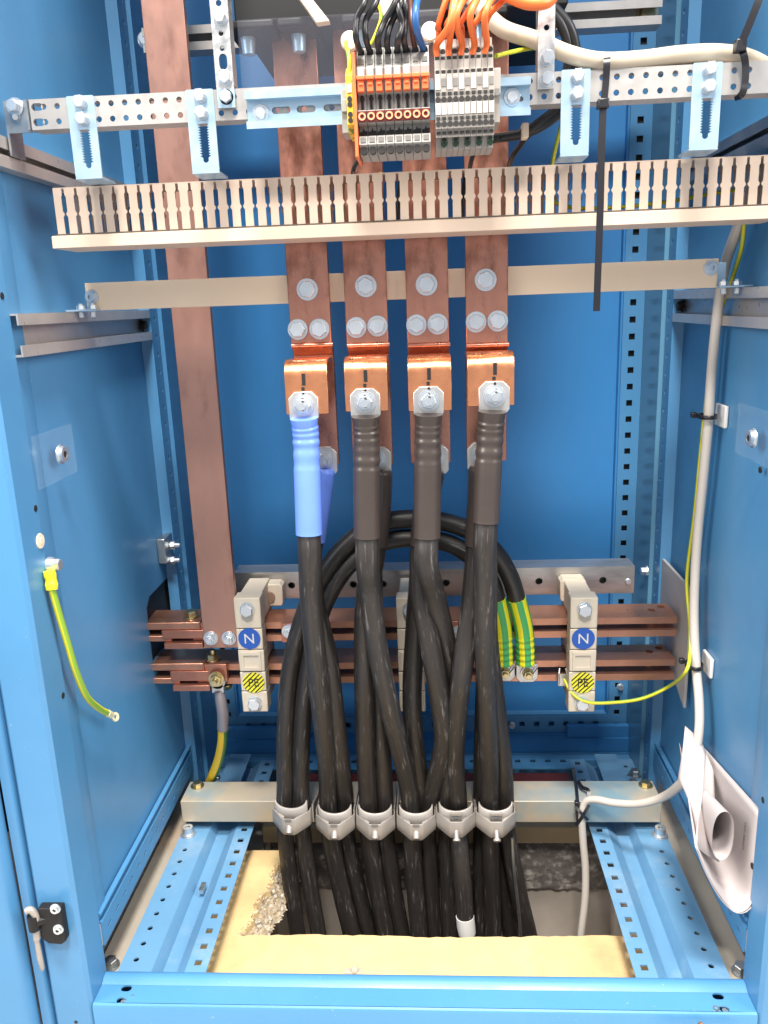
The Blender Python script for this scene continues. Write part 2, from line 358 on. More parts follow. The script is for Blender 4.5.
# front posts: front face and return, left one with a row of holes in the return
for s in (-1, 1):
    mb = MB(); x0, x1 = sorted((s*XI, s*.409))
    mb.prism([(s*XI, YF+.004), (s*(XI+.004), YF), (s*.406, YF), (s*.409, YF+.003), (s*.409, YB+.03), (s*.4065, YB+.03), (s*.4065, YF+.0025), (s*(XI+.0025), YF+.0025+.002), (s*(XI+.0025), YB), (s*XI, YB)][::s], -.14, ZT, TP)
    po = part('front_post', mb, BLUE, cab)
    h = MB()
    for px, py in (((35.5, 508.5), (63, 695.5), (2, 296)) if s < 0 else ((752, 866), (763, 800), (760, 470))):
        p = AX(px, py, s*XI); h = MB().cyl(p+V((s*.001, 0, 0)), p-V((s*.0004, 0, 0)), .0034, n=14); part('screw_hole', h, DARK, po)
    if s < 0:
        p = A(40, 934, YF); h = MB().cyl(p+V((0, .001, 0)), p-V((0, .0004, 0)), .0024, n=10); part('screw_hole', h, DARK, po)
        p = A(76, 1022, YF); h = MB().cyl(p+V((0, .001, 0)), p-V((0, .0004, 0)), .002, n=10); part('screw_hole', h, DARK, po)
    if s < 0:
        g = MB(); p = AX(40, 541, -XI); g.cyl(p, p+V((.0012, 0, 0)), .0078, .0072, 20); g.cyl(p+V((.0012,0,0)), p+V((.0018,0,0)), .0035, .003, 14)
        part('hole_plug', g, CREAM, po)
# bottom sill with a rounded front edge, a raised back lip and two pairs of holes
hs = [slot(x, y, .0062, .0042) for x in (-.333, .330) for y in (-.2635,)] + [slot(x, y, .0055, .004) for x in (-.333, .331) for y in (-.2795,)]
mb = MB().plate(rect(-XI+.0003, XI-.0003, YF+.004, YB), hs, .002, tp(-.002))
pr = [(YF+.004, 0), (YF+.0012, -.0012), (YF, -.004), (YF, -.10), (YF+.002, -.10), (YF+.002, -.005), (YF+.004, -.002)]
mb.prism(pr, -XI+.0003, XI-.0003, SD)
mb.prism([(YB+.003, -.05), (YB+.003, .0006), (YB-.001, .0040), (YB-.005, .0050), (YB-.0095, .0042), (YB-.016, .0003), (YB, -.0025), (YB, -.05)], -XI+.0003, XI-.0003, SD)
sill = part('sill', mb, BLUE, cab)
mb = MB().box(-.36, .36, YF+.01, YB-.002, -.09, -.045); part('sill_tray', mb, BLUE_SHADE, sill)
mb = MB()
for x in (-.331, .333): mb.cyl((x, -.2785, -.012), (x, -.2785, -.003), .004, .0035, 14)
mb.ring(V((.3225, -.2795, 0)), (0, 0, 1), .0018, .0036, .0006); mb.ring(V((-.3225, -.2735, 0)), (0, 0, 1), .0008, .0017, .0005)
part('sill_fastener', mb, GALV, sill)
# side panels
cut = [(.030, .268), (.030, .350), (.045, .362), (.16, .362), (.16, .268)]
SP = .371
mb = MB().plate(rect(YB-.03, .26, .035, ZT), [cut], .0015, sd(-SP-.0015)); part('side_panel', mb, BLUE, cab)
mb = MB().plate(rect(YB-.03, .26, .035, ZT), [], .0015, sd(SP)); part('side_panel', mb, BLUE, cab)
# shallow stiffening swage along each side panel just behind the post
for s in (-1, 1):
    mb = MB(); mb.prism([(s*SP, YB), (s*(SP-.0035), YB+.003), (s*(SP-.0035), YB+.028), (s*SP, YB+.036)][::-s], .07, ZT, TP); part('panel_swage', mb, BLUE, cab)
# side base rails with slots
for s in (-1, 1):
    hs = [slot(y, .0515, .005, .0022) for y in [YB+.022+.025*i for i in range(16)]]
    mb = MB().plate(rect(YB+.004, .163, .036, .066), hs, .002, sd(s*.364-.001))
    mb.box(s*.3655-.0025, s*.3655+.0025, YB+.004, .164, .066, .0685)
    mb.box(*sorted((s*.363, s*.369)), YB+.004, .164, .077, .0795)
    mb.box(*sorted((s*.368, s*.3705)), YB+.004, .164, .0685, .077)
    br = part('base_side_rail', mb, BLUE, cab)
    mb = MB().box(*sorted((s*.3652, s*.3668)), YB+.004, .163, .037, .065); part('rail_lining', mb, WHITEL, br)
# rear corner posts: inward flange with slots, glossy inner face, pierced strip
ZH = A(560, 724, .2563).z
for s in (-1, 1):
    mb = MB()
    hz = [-.01+.025*i for i in range(70)]
    hs = [slot(.151, z, .0035, .0022, True) for z in hz]
    mb.plate(rect(.132, .1645, -.05, ZT), hs, .002, sd(s*.3585-.001))
    mb.prism([(s*.3575, .1325), (s*.371, .126), (s*.371, .132), (s*.3595, .1385)][::-s], -.05, ZT, TP)
    cp = part('rear_corner_post', mb, BLUE, cab)
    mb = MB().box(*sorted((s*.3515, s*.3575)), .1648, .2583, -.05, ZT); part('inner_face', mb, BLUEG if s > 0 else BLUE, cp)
    zs = [.7373-.025*i for i in range(-40, 31)]
    x0, x1 = sorted((s*.3205, s*.3513)); hx = .3347*s
    mb = MB().box(x0, hx-.0045, .2563, .2583, -.03, ZT); mb.box(hx+.0045, x1, .2563, .2583, -.03, ZT)
    for za_, zb_ in zip([-.03]+[z+.0045 for z in zs[::-1]], [z-.0045 for z in zs[::-1]]+[ZT]): mb.box(hx-.0045, hx+.0045, .2563, .2583, za_, zb_)
    part('pierced_strip', mb, BLUE, cp)
    mb = MB().box(*sorted((s*.318, s*.352)), [.262][0], .2705, -.05, ZT)  # black sheet painting the unlit inside of the post behind the holes
    part('hole_shade_sheet', mb, BLACKP, cp)
# back panel with folded edges, and the lower back frame
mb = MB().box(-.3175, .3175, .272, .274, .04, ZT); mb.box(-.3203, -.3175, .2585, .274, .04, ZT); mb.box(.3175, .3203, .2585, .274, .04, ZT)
part('back_panel', mb, BLUE_SHADE, cab)
hx = [-.300+.025*i for i in range(25)]
mb = MB().plate(rect(-.3203, .3203, ZH-.0155, ZH+.0145), [rect(x-.0045, x+.0045, ZH-.0045, ZH+.0045) for x in hx], .002, fr(.2588))
mb.box(-.3203, .3203, .2583, .275, ZH+.015, ZH+.0175)
bf = part('rear_frame', mb, BLUE, cab)
mb = MB().box(-.42, .42, .272, .274, -.12, .04); part('frame_lining', mb, BLUE_SHADE, bf)
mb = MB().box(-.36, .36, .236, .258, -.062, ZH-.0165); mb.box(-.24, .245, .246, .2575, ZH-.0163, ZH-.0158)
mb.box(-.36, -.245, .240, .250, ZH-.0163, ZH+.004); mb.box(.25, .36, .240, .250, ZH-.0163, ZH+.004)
part('stepped_flange', mb, BLUE_SHADE, bf)
for q in ((512, 725), (620, 686.5)):
    mb = MB().socket(A(*q, .2566), (0,-1,0), .0044, .006); part('frame_screw', mb, BOLT, bf)
# roof (out of view) closing the box
mb = MB().box(-.41, .41, YF, .36, ZT, ZT+.002); part('roof_panel', mb, BLUE, cab)
# floor rails: pierced inner flange, channel, outer flange with round holes
YR = .212
for s in (-1, 1):
    hs = [rect(s*.2602-.0042, s*.2602+.0042, y-.0042, y+.0042) for y in [-.025*i for i in range(-8, 10)]]
    x0, x1 = sorted((s*.2475, s*.2725))
    mb = MB().plate(rect(x0, x1, YB+.0035, YR), hs, .002, tp(-.002))
    hs = [circ(s*.3365, y, .0034) for y in [-.0215-.025*i for i in range(9)]+[.09+.025*i for i in range(5)]]
    x0, x1 = sorted((s*.3125, s*.3525)); mb.plate(rect(x0, x1, YB+.0035, YR), hs, .002, tp(-.002))
    for a, b in (((.2725, 0), (.2865, -.013)), ((.3045, -.0145), (.3125, 0))):
        mb.prism([(s*a[0], a[1]), (s*b[0], b[1]), (s*b[0], b[1]-.002), (s*a[0], a[1]-.002)][::s], YB+.0035, YR, Matrix(((1,0,0,0),(0,0,1,0),(0,1,0,0),(0,0,0,1))))
    mb.box(*sorted((s*.2868, s*.3045)), YB+.0035, YR, -.0165, -.0145)
    fl = part('floor_rail', mb, BLUEF, cab)
    mb = MB().box(*sorted((s*.2863, s*.2868)), YB+.0035, YR, -.0168, -.0135); part('rail_seam', mb, GALVD, fl)
    mb = MB()
    for q in ((155, 966) if s < 0 else (695, 974),):
        p = AZ(*q, -.0145); mb.cyl(p, p+V((0,0,.007)), .0045, .004, 12)
    if s < 0: 
        p = AZ(202, 892, -.008); mb.box(p.x-.003, p.x+.003, p.y-.004, p.y+.012, p.z, p.z+.006)
    part('rail_clip', mb, GALV, fl)
# cross member at the back of the floor
mb = MB().plate(rect(-.2473, .2473, .185, .2145), [rect(x-.0045, x+.0045, .2035, .2115) for x in [-.2375+.025*i for i in range(20)]], .002, tp(-.0022))
mb.box(-.36, .36, .2147, .232, -.03, -.004); mb.box(-.36, .36, .232, .2335, -.05, -.001)
part('rear_floor_member', mb, BLUE, cab)
for bb in ((.287, .322, .125, .20, .0145, .0165), (-.322, -.287, .10, .205, .0145, .0165)):
    mb = MB().box(*bb); part('joining_plate', mb, BLUEF, cab)
for x, y in ((.345, .165), (.335, .135), (-.335, .15), (-.345, .115)):
    mb = MB().hexbolt((x, y, .0), (0,0,1), .0075); part('floor_bolt', mb, GALVD, cab)
# bare dusty steel strip between floor rail and side wall
for s in (-1, 1):
    mb = MB().box(*sorted((s*.315, s*.425)), YB+.004, .255, -.020, -.018); mb.box(*sorted((s*.352, s*.385)), YB+.004, .235, -.0178, -.012)
    part('bottom_plate', mb, BASEG, cab)
    mb = MB().box(*sorted((s*.425, s*.427)), YB, .26, -.05, .10); part('leak_blocker', mb, BLUE_SHADE, cab)  # skirt added to stop light leaking in under the side panel
# grease marks / old bolts in the front corners of the floor
for q, lab in (((112, 962), 0), ((741, 970), 1)):
    pass
for q in ((111, 966), (741, 972)):
    mb = MB().hexbolt(AZ(*q, -.012), (0, 0, 1), .008); part('corner_bolt', mb, GALVD, cab)

# black box painting the unlit inside of the neighbouring cabinet seen through the cut-out, its front post and hinge side
nb = thing('neighbouring_cabinet', 'blue edge of the closed cabinet standing next to the open one, past the dark gap', 'cabinet', (-.47, 0, -.12))
mb = MB(); mb.prism([(-.4125, YF+.004), (-.415, YF), (-.424, YF), (-.4265, YF+.006), (-.4265, YF+.02), (-.4125, YF+.02)], -.14, ZT, TP); part('front_post', mb, BLUE, nb)
mb = MB(); mb.prism([(-.429, YF+.004), (-.431, YF-.012), (-.436, YF-.0155), (-1.0, YF-.0155), (-1.0, YF+.004)], -.14, ZT, TP); part('door_edge', mb, BLUE, nb, ang=60)
mb = MB().box(-1.0, -.3748, -.2, .35, .16, ZT); part('interior_shade_box', mb, DARK, nb)

# hinge on the left front post
hg = thing('door_hinge', 'black two screw hinge block with a silver pin on the blue front post', 'hinge', A(54, 935, YF))
def hx(px, py, y=YF): return A(px, py, y)
poly = [hx(42,901.5), hx(65,901.5), hx(70,934), hx(66,937), hx(53,936), hx(46,931)]
mb = MB().prism([(p.x, p.z) for p in poly][::-1], .0004, .011, fr(YF)); part('hinge_plate', mb, BLACKP, hg, bevel=.0012)
mb = MB()
for q in ((55.5, 908.5), (58.5, 929)): mb.socket(A(*q, YF-.011), (0,-1,0), .0043, .0035)
part('screw', mb, BOLT, hg)
mb = MB(); 
a = A(33.5, 920, YF-.012)
mb.cyl(a-V((0,0,.0115)), a+V((0,0,.006)), .0062, n=18); mb.tube([a+V((.003,0,-.003)), A(43,920,YF-.009), A(52,918,YF-.006)], [.005,.0045,.004], 10)
part('hinge_arm', mb, BLACKP, hg)
mb = MB().tube([A(26,911,YF-.014), A(31,910,YF-.013), A(36,917,YF-.012), A(36,927,YF-.012), A(37,939,YF-.012)], .0037, 12)
mb.tube([A(36.5,938,YF-.012), A(40,958,YF-.012), A(42.5,968,YF-.012), A(43,971,YF-.012)], [.0026,.003,.0026,.0005], 10, smooth=False)
part('hinge_pin', mb, CLAMPM, hg)

# ================================================================= SETTING: floor, pit, foam
mb = MB()
o = [(-1.2,-.9),(1.2,-.9),(1.2,.9),(-1.2,.9)]
mb.plate(o, [[(-.24,-.14),(.30,-.14),(.30,.118),(-.24,.118)]], .05, tp(-.135)); 
gr = solo('ground', mb, CONC, None, None, kind='structure')
mb = MB()
def wall(mb, a, b, z0, z1, n=26, m=14, rough=.006, nrm=V((0,-1,0))):
    rows = []
    for j in range(m+1):
        rows.append([V(a).lerp(V(b), i/n)+V((0,0,z0+(z1-z0)*j/m))+nrm*RND.uniform(0, rough) for i in range(n+1)])
    mb.grid(rows)
wall(mb, (-.25,.092,0), (.31,.092,0), -.155, -.06, 90, 26, rough=.0035)
mb2 = MB(); wall(mb2, (-.25,.098,0), (.31,.098,0), -.42, -.12, rough=.003)
wall(mb2, (-.24,-.16,0), (-.24,.11,0), -.42, -.06, rough=.003, nrm=V((1,0,0))); wall(mb2, (.30,.11,0), (.30,-.16,0), -.42, -.06, rough=.003, nrm=V((-1,0,0)))
mb2.box(-.25, .31, -.16, .11, -.44, -.42); mb2.box(-.25, .31, -.17, -.15, -.42, -.085)
solo('cable_pit', mb2, CONC, None, None, kind='structure', ang=60)
solo('pit_edge', mb, CONCR, None, None, kind='structure', ang=70)
# yellow foam board round the pit, torn along its left edge
ed = []
for i in range(90):
    t = i/89; q = V((-.2000, .03)).lerp(V((-.229, -.138)), t); ed.append((q.x+RND.uniform(-.0022, .0022)+.003*math.sin(t*17)+.0015*math.sin(t*53), q.y))
fr_edge = []
for i in range(60):
    t = i/59; fr_edge.append((-.229+t*(.30+.229), -.1385+.004*t+RND.uniform(-.0012, .0012)+.002*math.sin(t*9)))
out = [(-.345, YB+.004), (-.345, .03)] + ed + fr_edge + [(.345, -.134), (.345, YB+.004)]
fb = thing('foam_board', 'yellow foam board with a torn edge lying round the cable opening', 'board', (0, -.19, -.09))
mb = MB().plate(out, [], .045, tp(-.085)); part('board', mb, FOAM, fb)
mb = MB(); rows = []
for j in range(22):
    rows.append([V((x-.002+.017*(j/21)**1.3+RND.uniform(-.0022,.0022), y+RND.uniform(-.001,.001), -.0388-.05*(j/21)+RND.uniform(-.001,.001))) for x, y in ed])
mb.grid(rows); part('torn_edge', mb, FOAMB, fb, ang=80)
mb = MB().box(-.245, .245, .072, .10, -.058, -.0305); solo('packing_strip', mb, mat('pale_plywood_strip', (.60,.44,.26), .6, var=.1, vs=12), 'pale plywood strip at the back of the cable opening below the cross rail', 'wood strip', bevel=.001)
mb = MB().box(-.235, .242, .118, .178, -.012, -.004); solo('bottom_board', mb, REDB, 'dark red board behind the cross rail at the bottom of the cabinet', 'board', bevel=.0008)
# crumpled brown scrap at the foot of the sill
mb = MB(); rows = []
c = AZ(703, 1022, -.004)
for j in range(9):
    th = -.2+math.pi*.62*j/8; rows.append([V((c.x+(i/20-.5)*.082, YF-.012-.011*math.sin(th)+RND.uniform(-.0015,.0015), -.022+(.020+.004*math.sin(i*.9)-.012*abs(i/20-.45))*math.cos(th-.35)+RND.uniform(-.0014,.0014))) for i in range(21)])
mb.grid(rows); solo('wrapping_scrap', mb, HAND, 'crumpled brown scrap of wrapping in front of the blue sill', 'scrap', ang=80, solid=.001)

p = AZ(353, 971, -.0395); mb = MB().box(p.x-.011, p.x+.011, p.y-.004, p.y+.004, p.z-.002, p.z+.001); mb.cyl((p.x+.002, p.y, p.z+.001), (p.x+.002, p.y, p.z+.0045), .0055, .004, 8)
solo('screw_plate', mb, BASEG, 'small dull screw plate on the front edge of the yellow foam board', 'screw plate', bevel=.0006)
# ================================================================= UPPER RAILS
YRL = -.22
ZTOP, ZBOT = .939, .9135
XL0, XL1 = -.333, .350
# perforated mounting rail
rail = thing('perforated_rail', 'long galvanised perforated mounting rail across the top in front of the copper bars', 'mounting rail', (0, YRL, ZBOT))
hs = []
zr = (A(104, 103.5, YRL).z, A(104, 119, YRL).z)
x0 = A(97.5, 104.5, YRL).x
for z in zr:
    for i in range(-4, 54):
        x = x0+.0125*i
        if x < XL1-.03: hs.append(circ(x, z, .0026, 10))
    hs.append(slot(A(37, 107, YRL).x, z, .0055, .0032)); hs.append(slot(.339, z, .0055, .0032))
mb = MB().plate(rect(XL0+.004, XL1, ZBOT, ZTOP), hs, .002, fr(YRL+.002), 0)
mb.box(XL0+.004, XL1, YRL+.0022, YRL+.020, ZBOT, ZBOT+.002); mb.box(XL0+.004, XL1, YRL+.0022, YRL+.020, ZTOP-.002, ZTOP)
part('channel', mb, PERF, rail)
mb = MB().box(XL0-.020, XL0+.006, YRL+.004, YRL+.006, ZBOT-.001, ZTOP+.001); mb.box(XL0-.022, XL0-.020, YRL+.004, YRL+.03, ZBOT-.02, ZTOP+.001)
mb.box(XL0+.0005, XL0+.0025, YRL-.001, YRL+.004, ZBOT, ZTOP)
part('end_bracket', mb, GALVD, rail)
mb = MB().hexbolt(A(15.5, 107, YRL+.004), (0,-1,0), .0055, .007, .008); part('bolt', mb, BOLT, rail)
mb = MB().cyl(A(15, 117, YRL+.004), A(15, 117, YRL+.001), .0025, n=12); part('screw', mb, BOLT, rail)
# DIN rail in front of its middle
din = thing('terminal_rail', 'blue zinc slotted hat rail carrying both terminal rows in front of the perforated rail', 'terminal rail', (.02, YRL-.008, .90))
xa, xb = A(247, 110, YRL-.004).x, A(530, 96, YRL-.004).x
zc = (A(300, 110, YRL-.004).z); zt = A(300, 88.5, YRL-.01).z; zb = A(300, 126.5, YRL-.01).z
hs = [slot(A(px, 110, YRL-.004).x, zc+.0008, .0085, .0029) for px in (281, 306, 333)] + [circ(A(px, 110, YRL-.004).x+.0, zc, .0022, 10) for px in (516.5, 521)]
mb = MB().plate(rect(xa, xb, zc-.0085, zc+.0095), hs, .0012, fr(YRL-.0018))
for z0, z1, za in ((zc+.0095, zt, 1), (zc-.0085, zb, -1)):
    mb.box(xa, xb, YRL-.0095, YRL-.0018, min(z0, z0+za*.0012), max(z0, z0+za*.0012)); mb.box(xa, xb, YRL-.0105, YRL-.0095, min(z0, z1), max(z0, z1))
part('hat_profile', mb, ZINC, din)
for q in ((261, 113), (512, 97)):
    mb = MB(); p = A(*q, YRL-.003); mb.cyl(p, p+V((0,-.0012,0)), .0075, .007, 22); mb.cyl(p+V((0,-.0012,0)), p+V((0,-.0040,0)), .0048, .0042, 22); part('screw', mb, BOLT, din)
# serrated slotted brackets from the rail down to the trunking
def serr(cx, z0, z1, hw, n=13):
    r, l = [], []
    for i in range(n):
        a = z0+.0045+(z1-z0-.0045)*i/n; b = z0+.0045+(z1-z0-.0045)*(i+.55)/n; c = z0+.0045+(z1-z0-.0045)*(i+1)/n-.0001
        r += [(cx+hw-.0022, a), (cx+hw, b), (cx+hw-.0022, c)]; l += [(cx-hw+.0022, a), (cx-hw, b), (cx-hw+.0022, c)]
    return [(cx-.0012, z0), (cx+.0012, z0), (cx+.0026, z0+.0015), (cx+.0026, z0+.004)] + r + l[::-1] + [(cx-.0026, z0+.004), (cx-.0026, z0+.0015)]
TZ = A(52, 188, -.185).z
labs = ['light blue zinc slotted bracket at the left end of the rail, above the trunking end', 'light blue zinc slotted bracket in front of the tall pink copper bar',
        'light blue zinc slotted bracket just left of the long hanging black cable tie', 'light blue zinc slotted bracket beside the short black tie at the rail right end']
first = None
for k, (px, py) in enumerate(((80, 100), (199.5, 95), (576, 73), (708, 66))):
    p = A(px, py, YRL-.002)
    if first is None:
        w = .0125; br = thing('slotted_bracket', labs[0], 'bracket', (p.x, YRL, TZ), 'slotted brackets holding the trunking')
        zt_ = ZTOP+.0005
        mb = MB().plate(rrect(p.x-w, p.x+w, TZ+.0025, zt_, .0012, 2), [serr(p.x+.001, TZ+.010, ZBOT-.002, .0052)], .002, fr(YRL-.0003))
        part('strap', mb, ZINC, br)
        mb = MB().prism([(YRL-.0023, TZ+.0025), (YRL-.0023, TZ+.001), (YRL-.0005, TZ+.0004), (YRL+.03, TZ+.0004), (YRL+.03, TZ+.0022), (YRL-.0003, TZ+.0025)], p.x-w, p.x+w, SD); part('foot', mb, ZINC, br)
        for z in (zr[0]+.0012, zr[1]):
            mb = MB().hexbolt((p.x+.001, YRL-.0023, z), (0,-1,0), .0056, .006, .0062); part('bolt', mb, BOLT, br)
        first = (br, p.x)
    else: dup(first[0], (p.x-first[1], 0, 0), labs[k])
# vertical straps in front of the rail, running up out of view
def vstrap(px0, px1, pyb, holes, bolts, label, m):
    xa, xb = A(px0, pyb, YRL-.004).x, A(px1, pyb, YRL-.004).x; zb_ = A((px0+px1)/2, pyb, YRL-.004).z; xm = (xa+xb)/2
    t = thing('hanging_strap', label, 'steel strap', (xm, YRL-.003, zb_), 'vertical steel straps bolted to the rail')
    hs = [circ(xm, A(px0, py, YRL-.004).z, r, 10) if r > 0 else slot(xm, A(px0, py, YRL-.004).z, .0065, .0036, True) for py, r in holes]
    mb = MB().plate(rect(xa, xb, zb_, 1.16), hs, .002, fr(YRL-.0022)); mb.box(xa, xa+.0015, YRL-.0020, YRL+.012, ZTOP+.002, 1.16); mb.box(xb-.0015, xb, YRL-.0020, YRL+.012, ZTOP+.002, 1.16)
    part('strap', mb, m, t)
    for py in bolts:
        z = A(px0, py, YRL-.004).z; b = MB().hexbolt((xm+.0008, YRL-.0042, z), (0,-1,0), .0056, .006, .0066); part('bolt', b, BOLT, t)
    return t
t = vstrap(218, 235.5, 108, [(3, .0026), (33.5, .0022), (48.5, .0022), (62, -1)], (18, 78.5, 98), 'long drilled steel strap rising left of the terminal rail past the pink copper bar', GALV)
xa, xb = A(218, 103, YRL-.006).x, A(235.5, 103, YRL-.006).x
mb = MB().box(xa+.0003, xb-.0003, YRL-.0058, YRL-.0042, A(226, 108, YRL-.005).z, A(226, 89, YRL-.005).z); part('clip_plate', mb, ZINC, t)
t = vstrap(537.5, 554, 89, [(28, .0024)], (59, 80), 'short drilled steel strap behind the cream cable, right of the terminals', GALV)
# plastic wiring trunking
YT = -.185; TX0, TX1 = -.333, .362
ZT0, ZT1 = .8235, TZ
tr = thing('cable_trunking', 'beige slotted plastic wiring trunking running right across the cabinet', 'cable trunking', (0, YT, .811))
def slots(z0, z1, gw=.0):
    o = []; n = int((TX1-TX0)/.0125)
    H_ = z1-z0
    for i in range(n):
        c = TX0+.0098+.0125*i; pts = []
        for t_, w_ in ((.02,.0013),(.15,.0013),(.185,.0023),(.48,.0023),(.53,.0009),(.555,.0009),(.60,.0024),(.955,.0022)):
            pts.append((w_+gw, z1-t_*H_))
        o.append([(c-a, z) for a, z in pts[::-1]] + [(c+a, z) for a, z in pts])
    return o
mb = MB().plate(rect(TX0, TX1, ZT0, ZT1), slots(ZT0, ZT1), .0009, fr(YT+.0009)); part('finger_wall', mb, BEIGE, tr)
mb = MB().plate(rect(TX0, TX1, ZT0, ZT1), slots(ZT0, ZT1, .0030), .0014, fr(YT+.052)); part('finger_wall', mb, BEIGE, tr)
mb = MB().box(TX0, TX1, YT+.0015, YT+.0505, ZT1-.0016, ZT1-.0001); part('base', mb, BEIGE, tr)
mb = MB().prism([(YT-.0035, .8125), (YT-.0030, .8235), (YT-.0012, .8245), (YT-.0002, .8245), (YT-.0002, .8235), (YT-.0016, .8225), (YT-.0016, .8142), (YT+.0535, .8142), (YT+.0535, .8125)][::-1], TX0-.006, TX1, SD)
part('lid', mb, BEIGE, tr, bevel=.0005)
mb = MB().box(TX0-.002, TX1, YT-.0013, YT-.0004, .8248, .8259); part('lid_gap', mb, mat('trunking_gap_shadow_line', (.10,.08,.06), .6), tr)

# ================================================================= TERMINAL BLOCKS
YBL = -.272
def bz(py, y=None): return A(391, py, YBL if y is None else y).z
pxa = A(357, 100, YBL).x; pxb = A(430, 97, YBL).x; pw = (pxb-pxa)/8
def fuse_block(x):
    t = thing('fuse_terminal', '', 'terminal block', (x, YRL, bz(155)), 'fuse terminals with orange levers')
    z = bz
    prof = [(YRL-.004, z(154, YBL+.012)), (YBL+.012, z(154.6, YBL+.012)), (YBL+.002, z(143)), (YBL+.004, z(134)), (YBL+.012, z(132)), (YBL+.012, z(123)), (YBL+.001, z(121.5)), (YBL, z(109)), (YBL+.010, z(107)), (YBL+.010, z(92)), (YBL+.004, z(90)), (YBL+.002, z(66)), (YBL+.010, z(64, YBL+.01)), (YBL+.012, z(56, YBL+.012)), (YBL+.024, z(47, YBL+.024)), (YRL-.004, z(47, YBL+.024))]
    mb = MB().prism(prof[::-1], x+.0002, x+pw-.0002, SD); part('body', mb, TERM, t, bevel=.0003)
    xm = x+pw/2
    mb = MB(); mb.box(x+.0004, x+pw-.0004, YBL-.004, YBL+.004, z(79), z(75)); mb.box(x+.0012, x+pw-.0012, YBL-.0015, YBL+.009, z(90.5), z(79)); mb.box(x+.002, x+pw-.002, YBL-.0028, YBL-.001, z(84.5), z(82)); part('lever', mb, ORANGE, t, bevel=.0004)
    mb = MB(); mb.box(xm-.0011, xm+.0011, YBL+.0085, YBL+.011, z(107), z(91)); mb.cyl((xm, YBL+.008, z(95)), (xm, YBL+.011, z(95)), .0019, n=10); part('contact_slot', mb, DARK, t)
    mb = MB().box(x+.0002, x+pw-.0002, YBL-.0008, YBL+.0005, z(121), z(110)); part('marker_strip', mb, DKRED, t)
    mb = MB().ring((xm, YBL-.0009, z(115.5)), (0,-1,0), .0018, .0031, .001, 18); part('test_socket', mb, RINGC, t)
    mb = MB().box(xm-.0024, xm+.0024, YBL+.0018, YBL+.0035, z(140.8), z(135.8)); part('release_key', mb, GREYK, t)
    mb = MB().cyl((xm, YBL+.0035, z(148.8)), (xm, YBL+.0095, z(148.8)), .0028, n=16); part('wire_entry', mb, DARK, t)
    mb = MB(); mb.prism([(x+.0006, z(131.5)), (x+pw-.0006, z(131.5)), (x+pw-.0006, z(127)), (xm+.0005, z(127)), (xm, z(124)), (xm-.001, z(127.5)), (x+.0006, z(128))][::-1], .0, .0008, fr(YBL+.0119)); part('bridge_slot', mb, DARK, t)
    mb = MB().box(xm-.0024, xm+.0024, YBL+.0095, YBL+.0115, z(63, YBL+.01), z(58, YBL+.01)); part('release_key', mb, GREYK, t)
    mb = MB().cyl((xm, YBL+.0145, z(52.5, YBL+.0145)), (xm, YBL+.022, z(51.0, YBL+.022)), .0030, n=16); part('wire_entry', mb, DARK, t)
    return t
fl_ = ['fuse terminal next to the orange end plate, first black wire on it', 'second fuse terminal from the orange end plate, with a black wire', 'third fuse terminal from the orange end plate, with a black wire', 'fourth fuse terminal from the orange end plate, with a black wire', 'fifth fuse terminal from the orange end plate, black wire and white marker', 'fuse terminal with the black wire right beside the brown one', 'fuse terminal fed by the brown wire, without a white marker', 'fuse terminal fed by the blue wire at the end of the orange levered row']
ft = fuse_block(pxa); ft['label'] = fl_[0]
fuses = [ft]
for i in range(1, 8): fuses.append(dup(ft, (pw*i, 0, 0), fl_[i]))
for i in range(6):
    x = pxa+pw*i; mb = MB().box(x+.0016, x+pw-.0016, YBL+.0005, YBL+.0025, bz(74.2), bz(65.2)); part('marker', mb, WHITEL, fuses[i])
mb = MB().box(pxa-.0032, pxa-.0004, YBL-.001, YRL-.004, bz(155.5), bz(50)); solo('end_plate', mb, ORANGE, 'thin orange end plate between the yellow green terminal and the fuse terminals', 'end plate', bevel=.0005)
# yellow-green earth terminal and grey end stop
x = pxa-.0090
et = thing('earth_terminal', 'narrow yellow green earth terminal left of the orange end plate', 'terminal block', (x, YRL, bz(130)))
mb = MB().prism([(YRL-.004, bz(129)), (YBL+.014, bz(129)), (YBL+.003, bz(122)), (YBL+.003, bz(72)), (YBL+.012, bz(62)), (YRL-.004, bz(60))][::-1], x, x+.0054, SD); part('body', mb, mat('yellow_terminal_plastic', (.72,.52,.03), .45, col2=(.10,.26,.03), s2=90, lo=.55, hi=.6), et, bevel=.0004)
mb = MB().box(x+.0008, x+.0046, YBL+.0018, YBL+.004, bz(89.5), bz(81)); part('marker', mb, WHITEL, et)
for py in (96, 101.5, 111.5, 117.5): mb = MB().cyl((x+.0027, YBL+.0022, bz(py)), (x+.0027, YBL+.004, bz(py)), .0021, n=12); part('wire_entry', mb, DARK, et)
mb = MB().box(x+.0010, x+.0044, YBL+.0035, YBL+.008, bz(75.5), bz(72.5)); part('release_key', mb, DARK, et)
mb = MB().box(x-.0062, x-.0006, YBL+.020, YRL-.003, bz(126), bz(80)); mb.box(x-.0058, x-.0010, YBL+.0155, YBL+.0205, bz(105), bz(92))
solo('end_stop', mb, TERM, 'light grey end stop on the terminal rail left of the earth terminal', 'end stop', bevel=.0005)
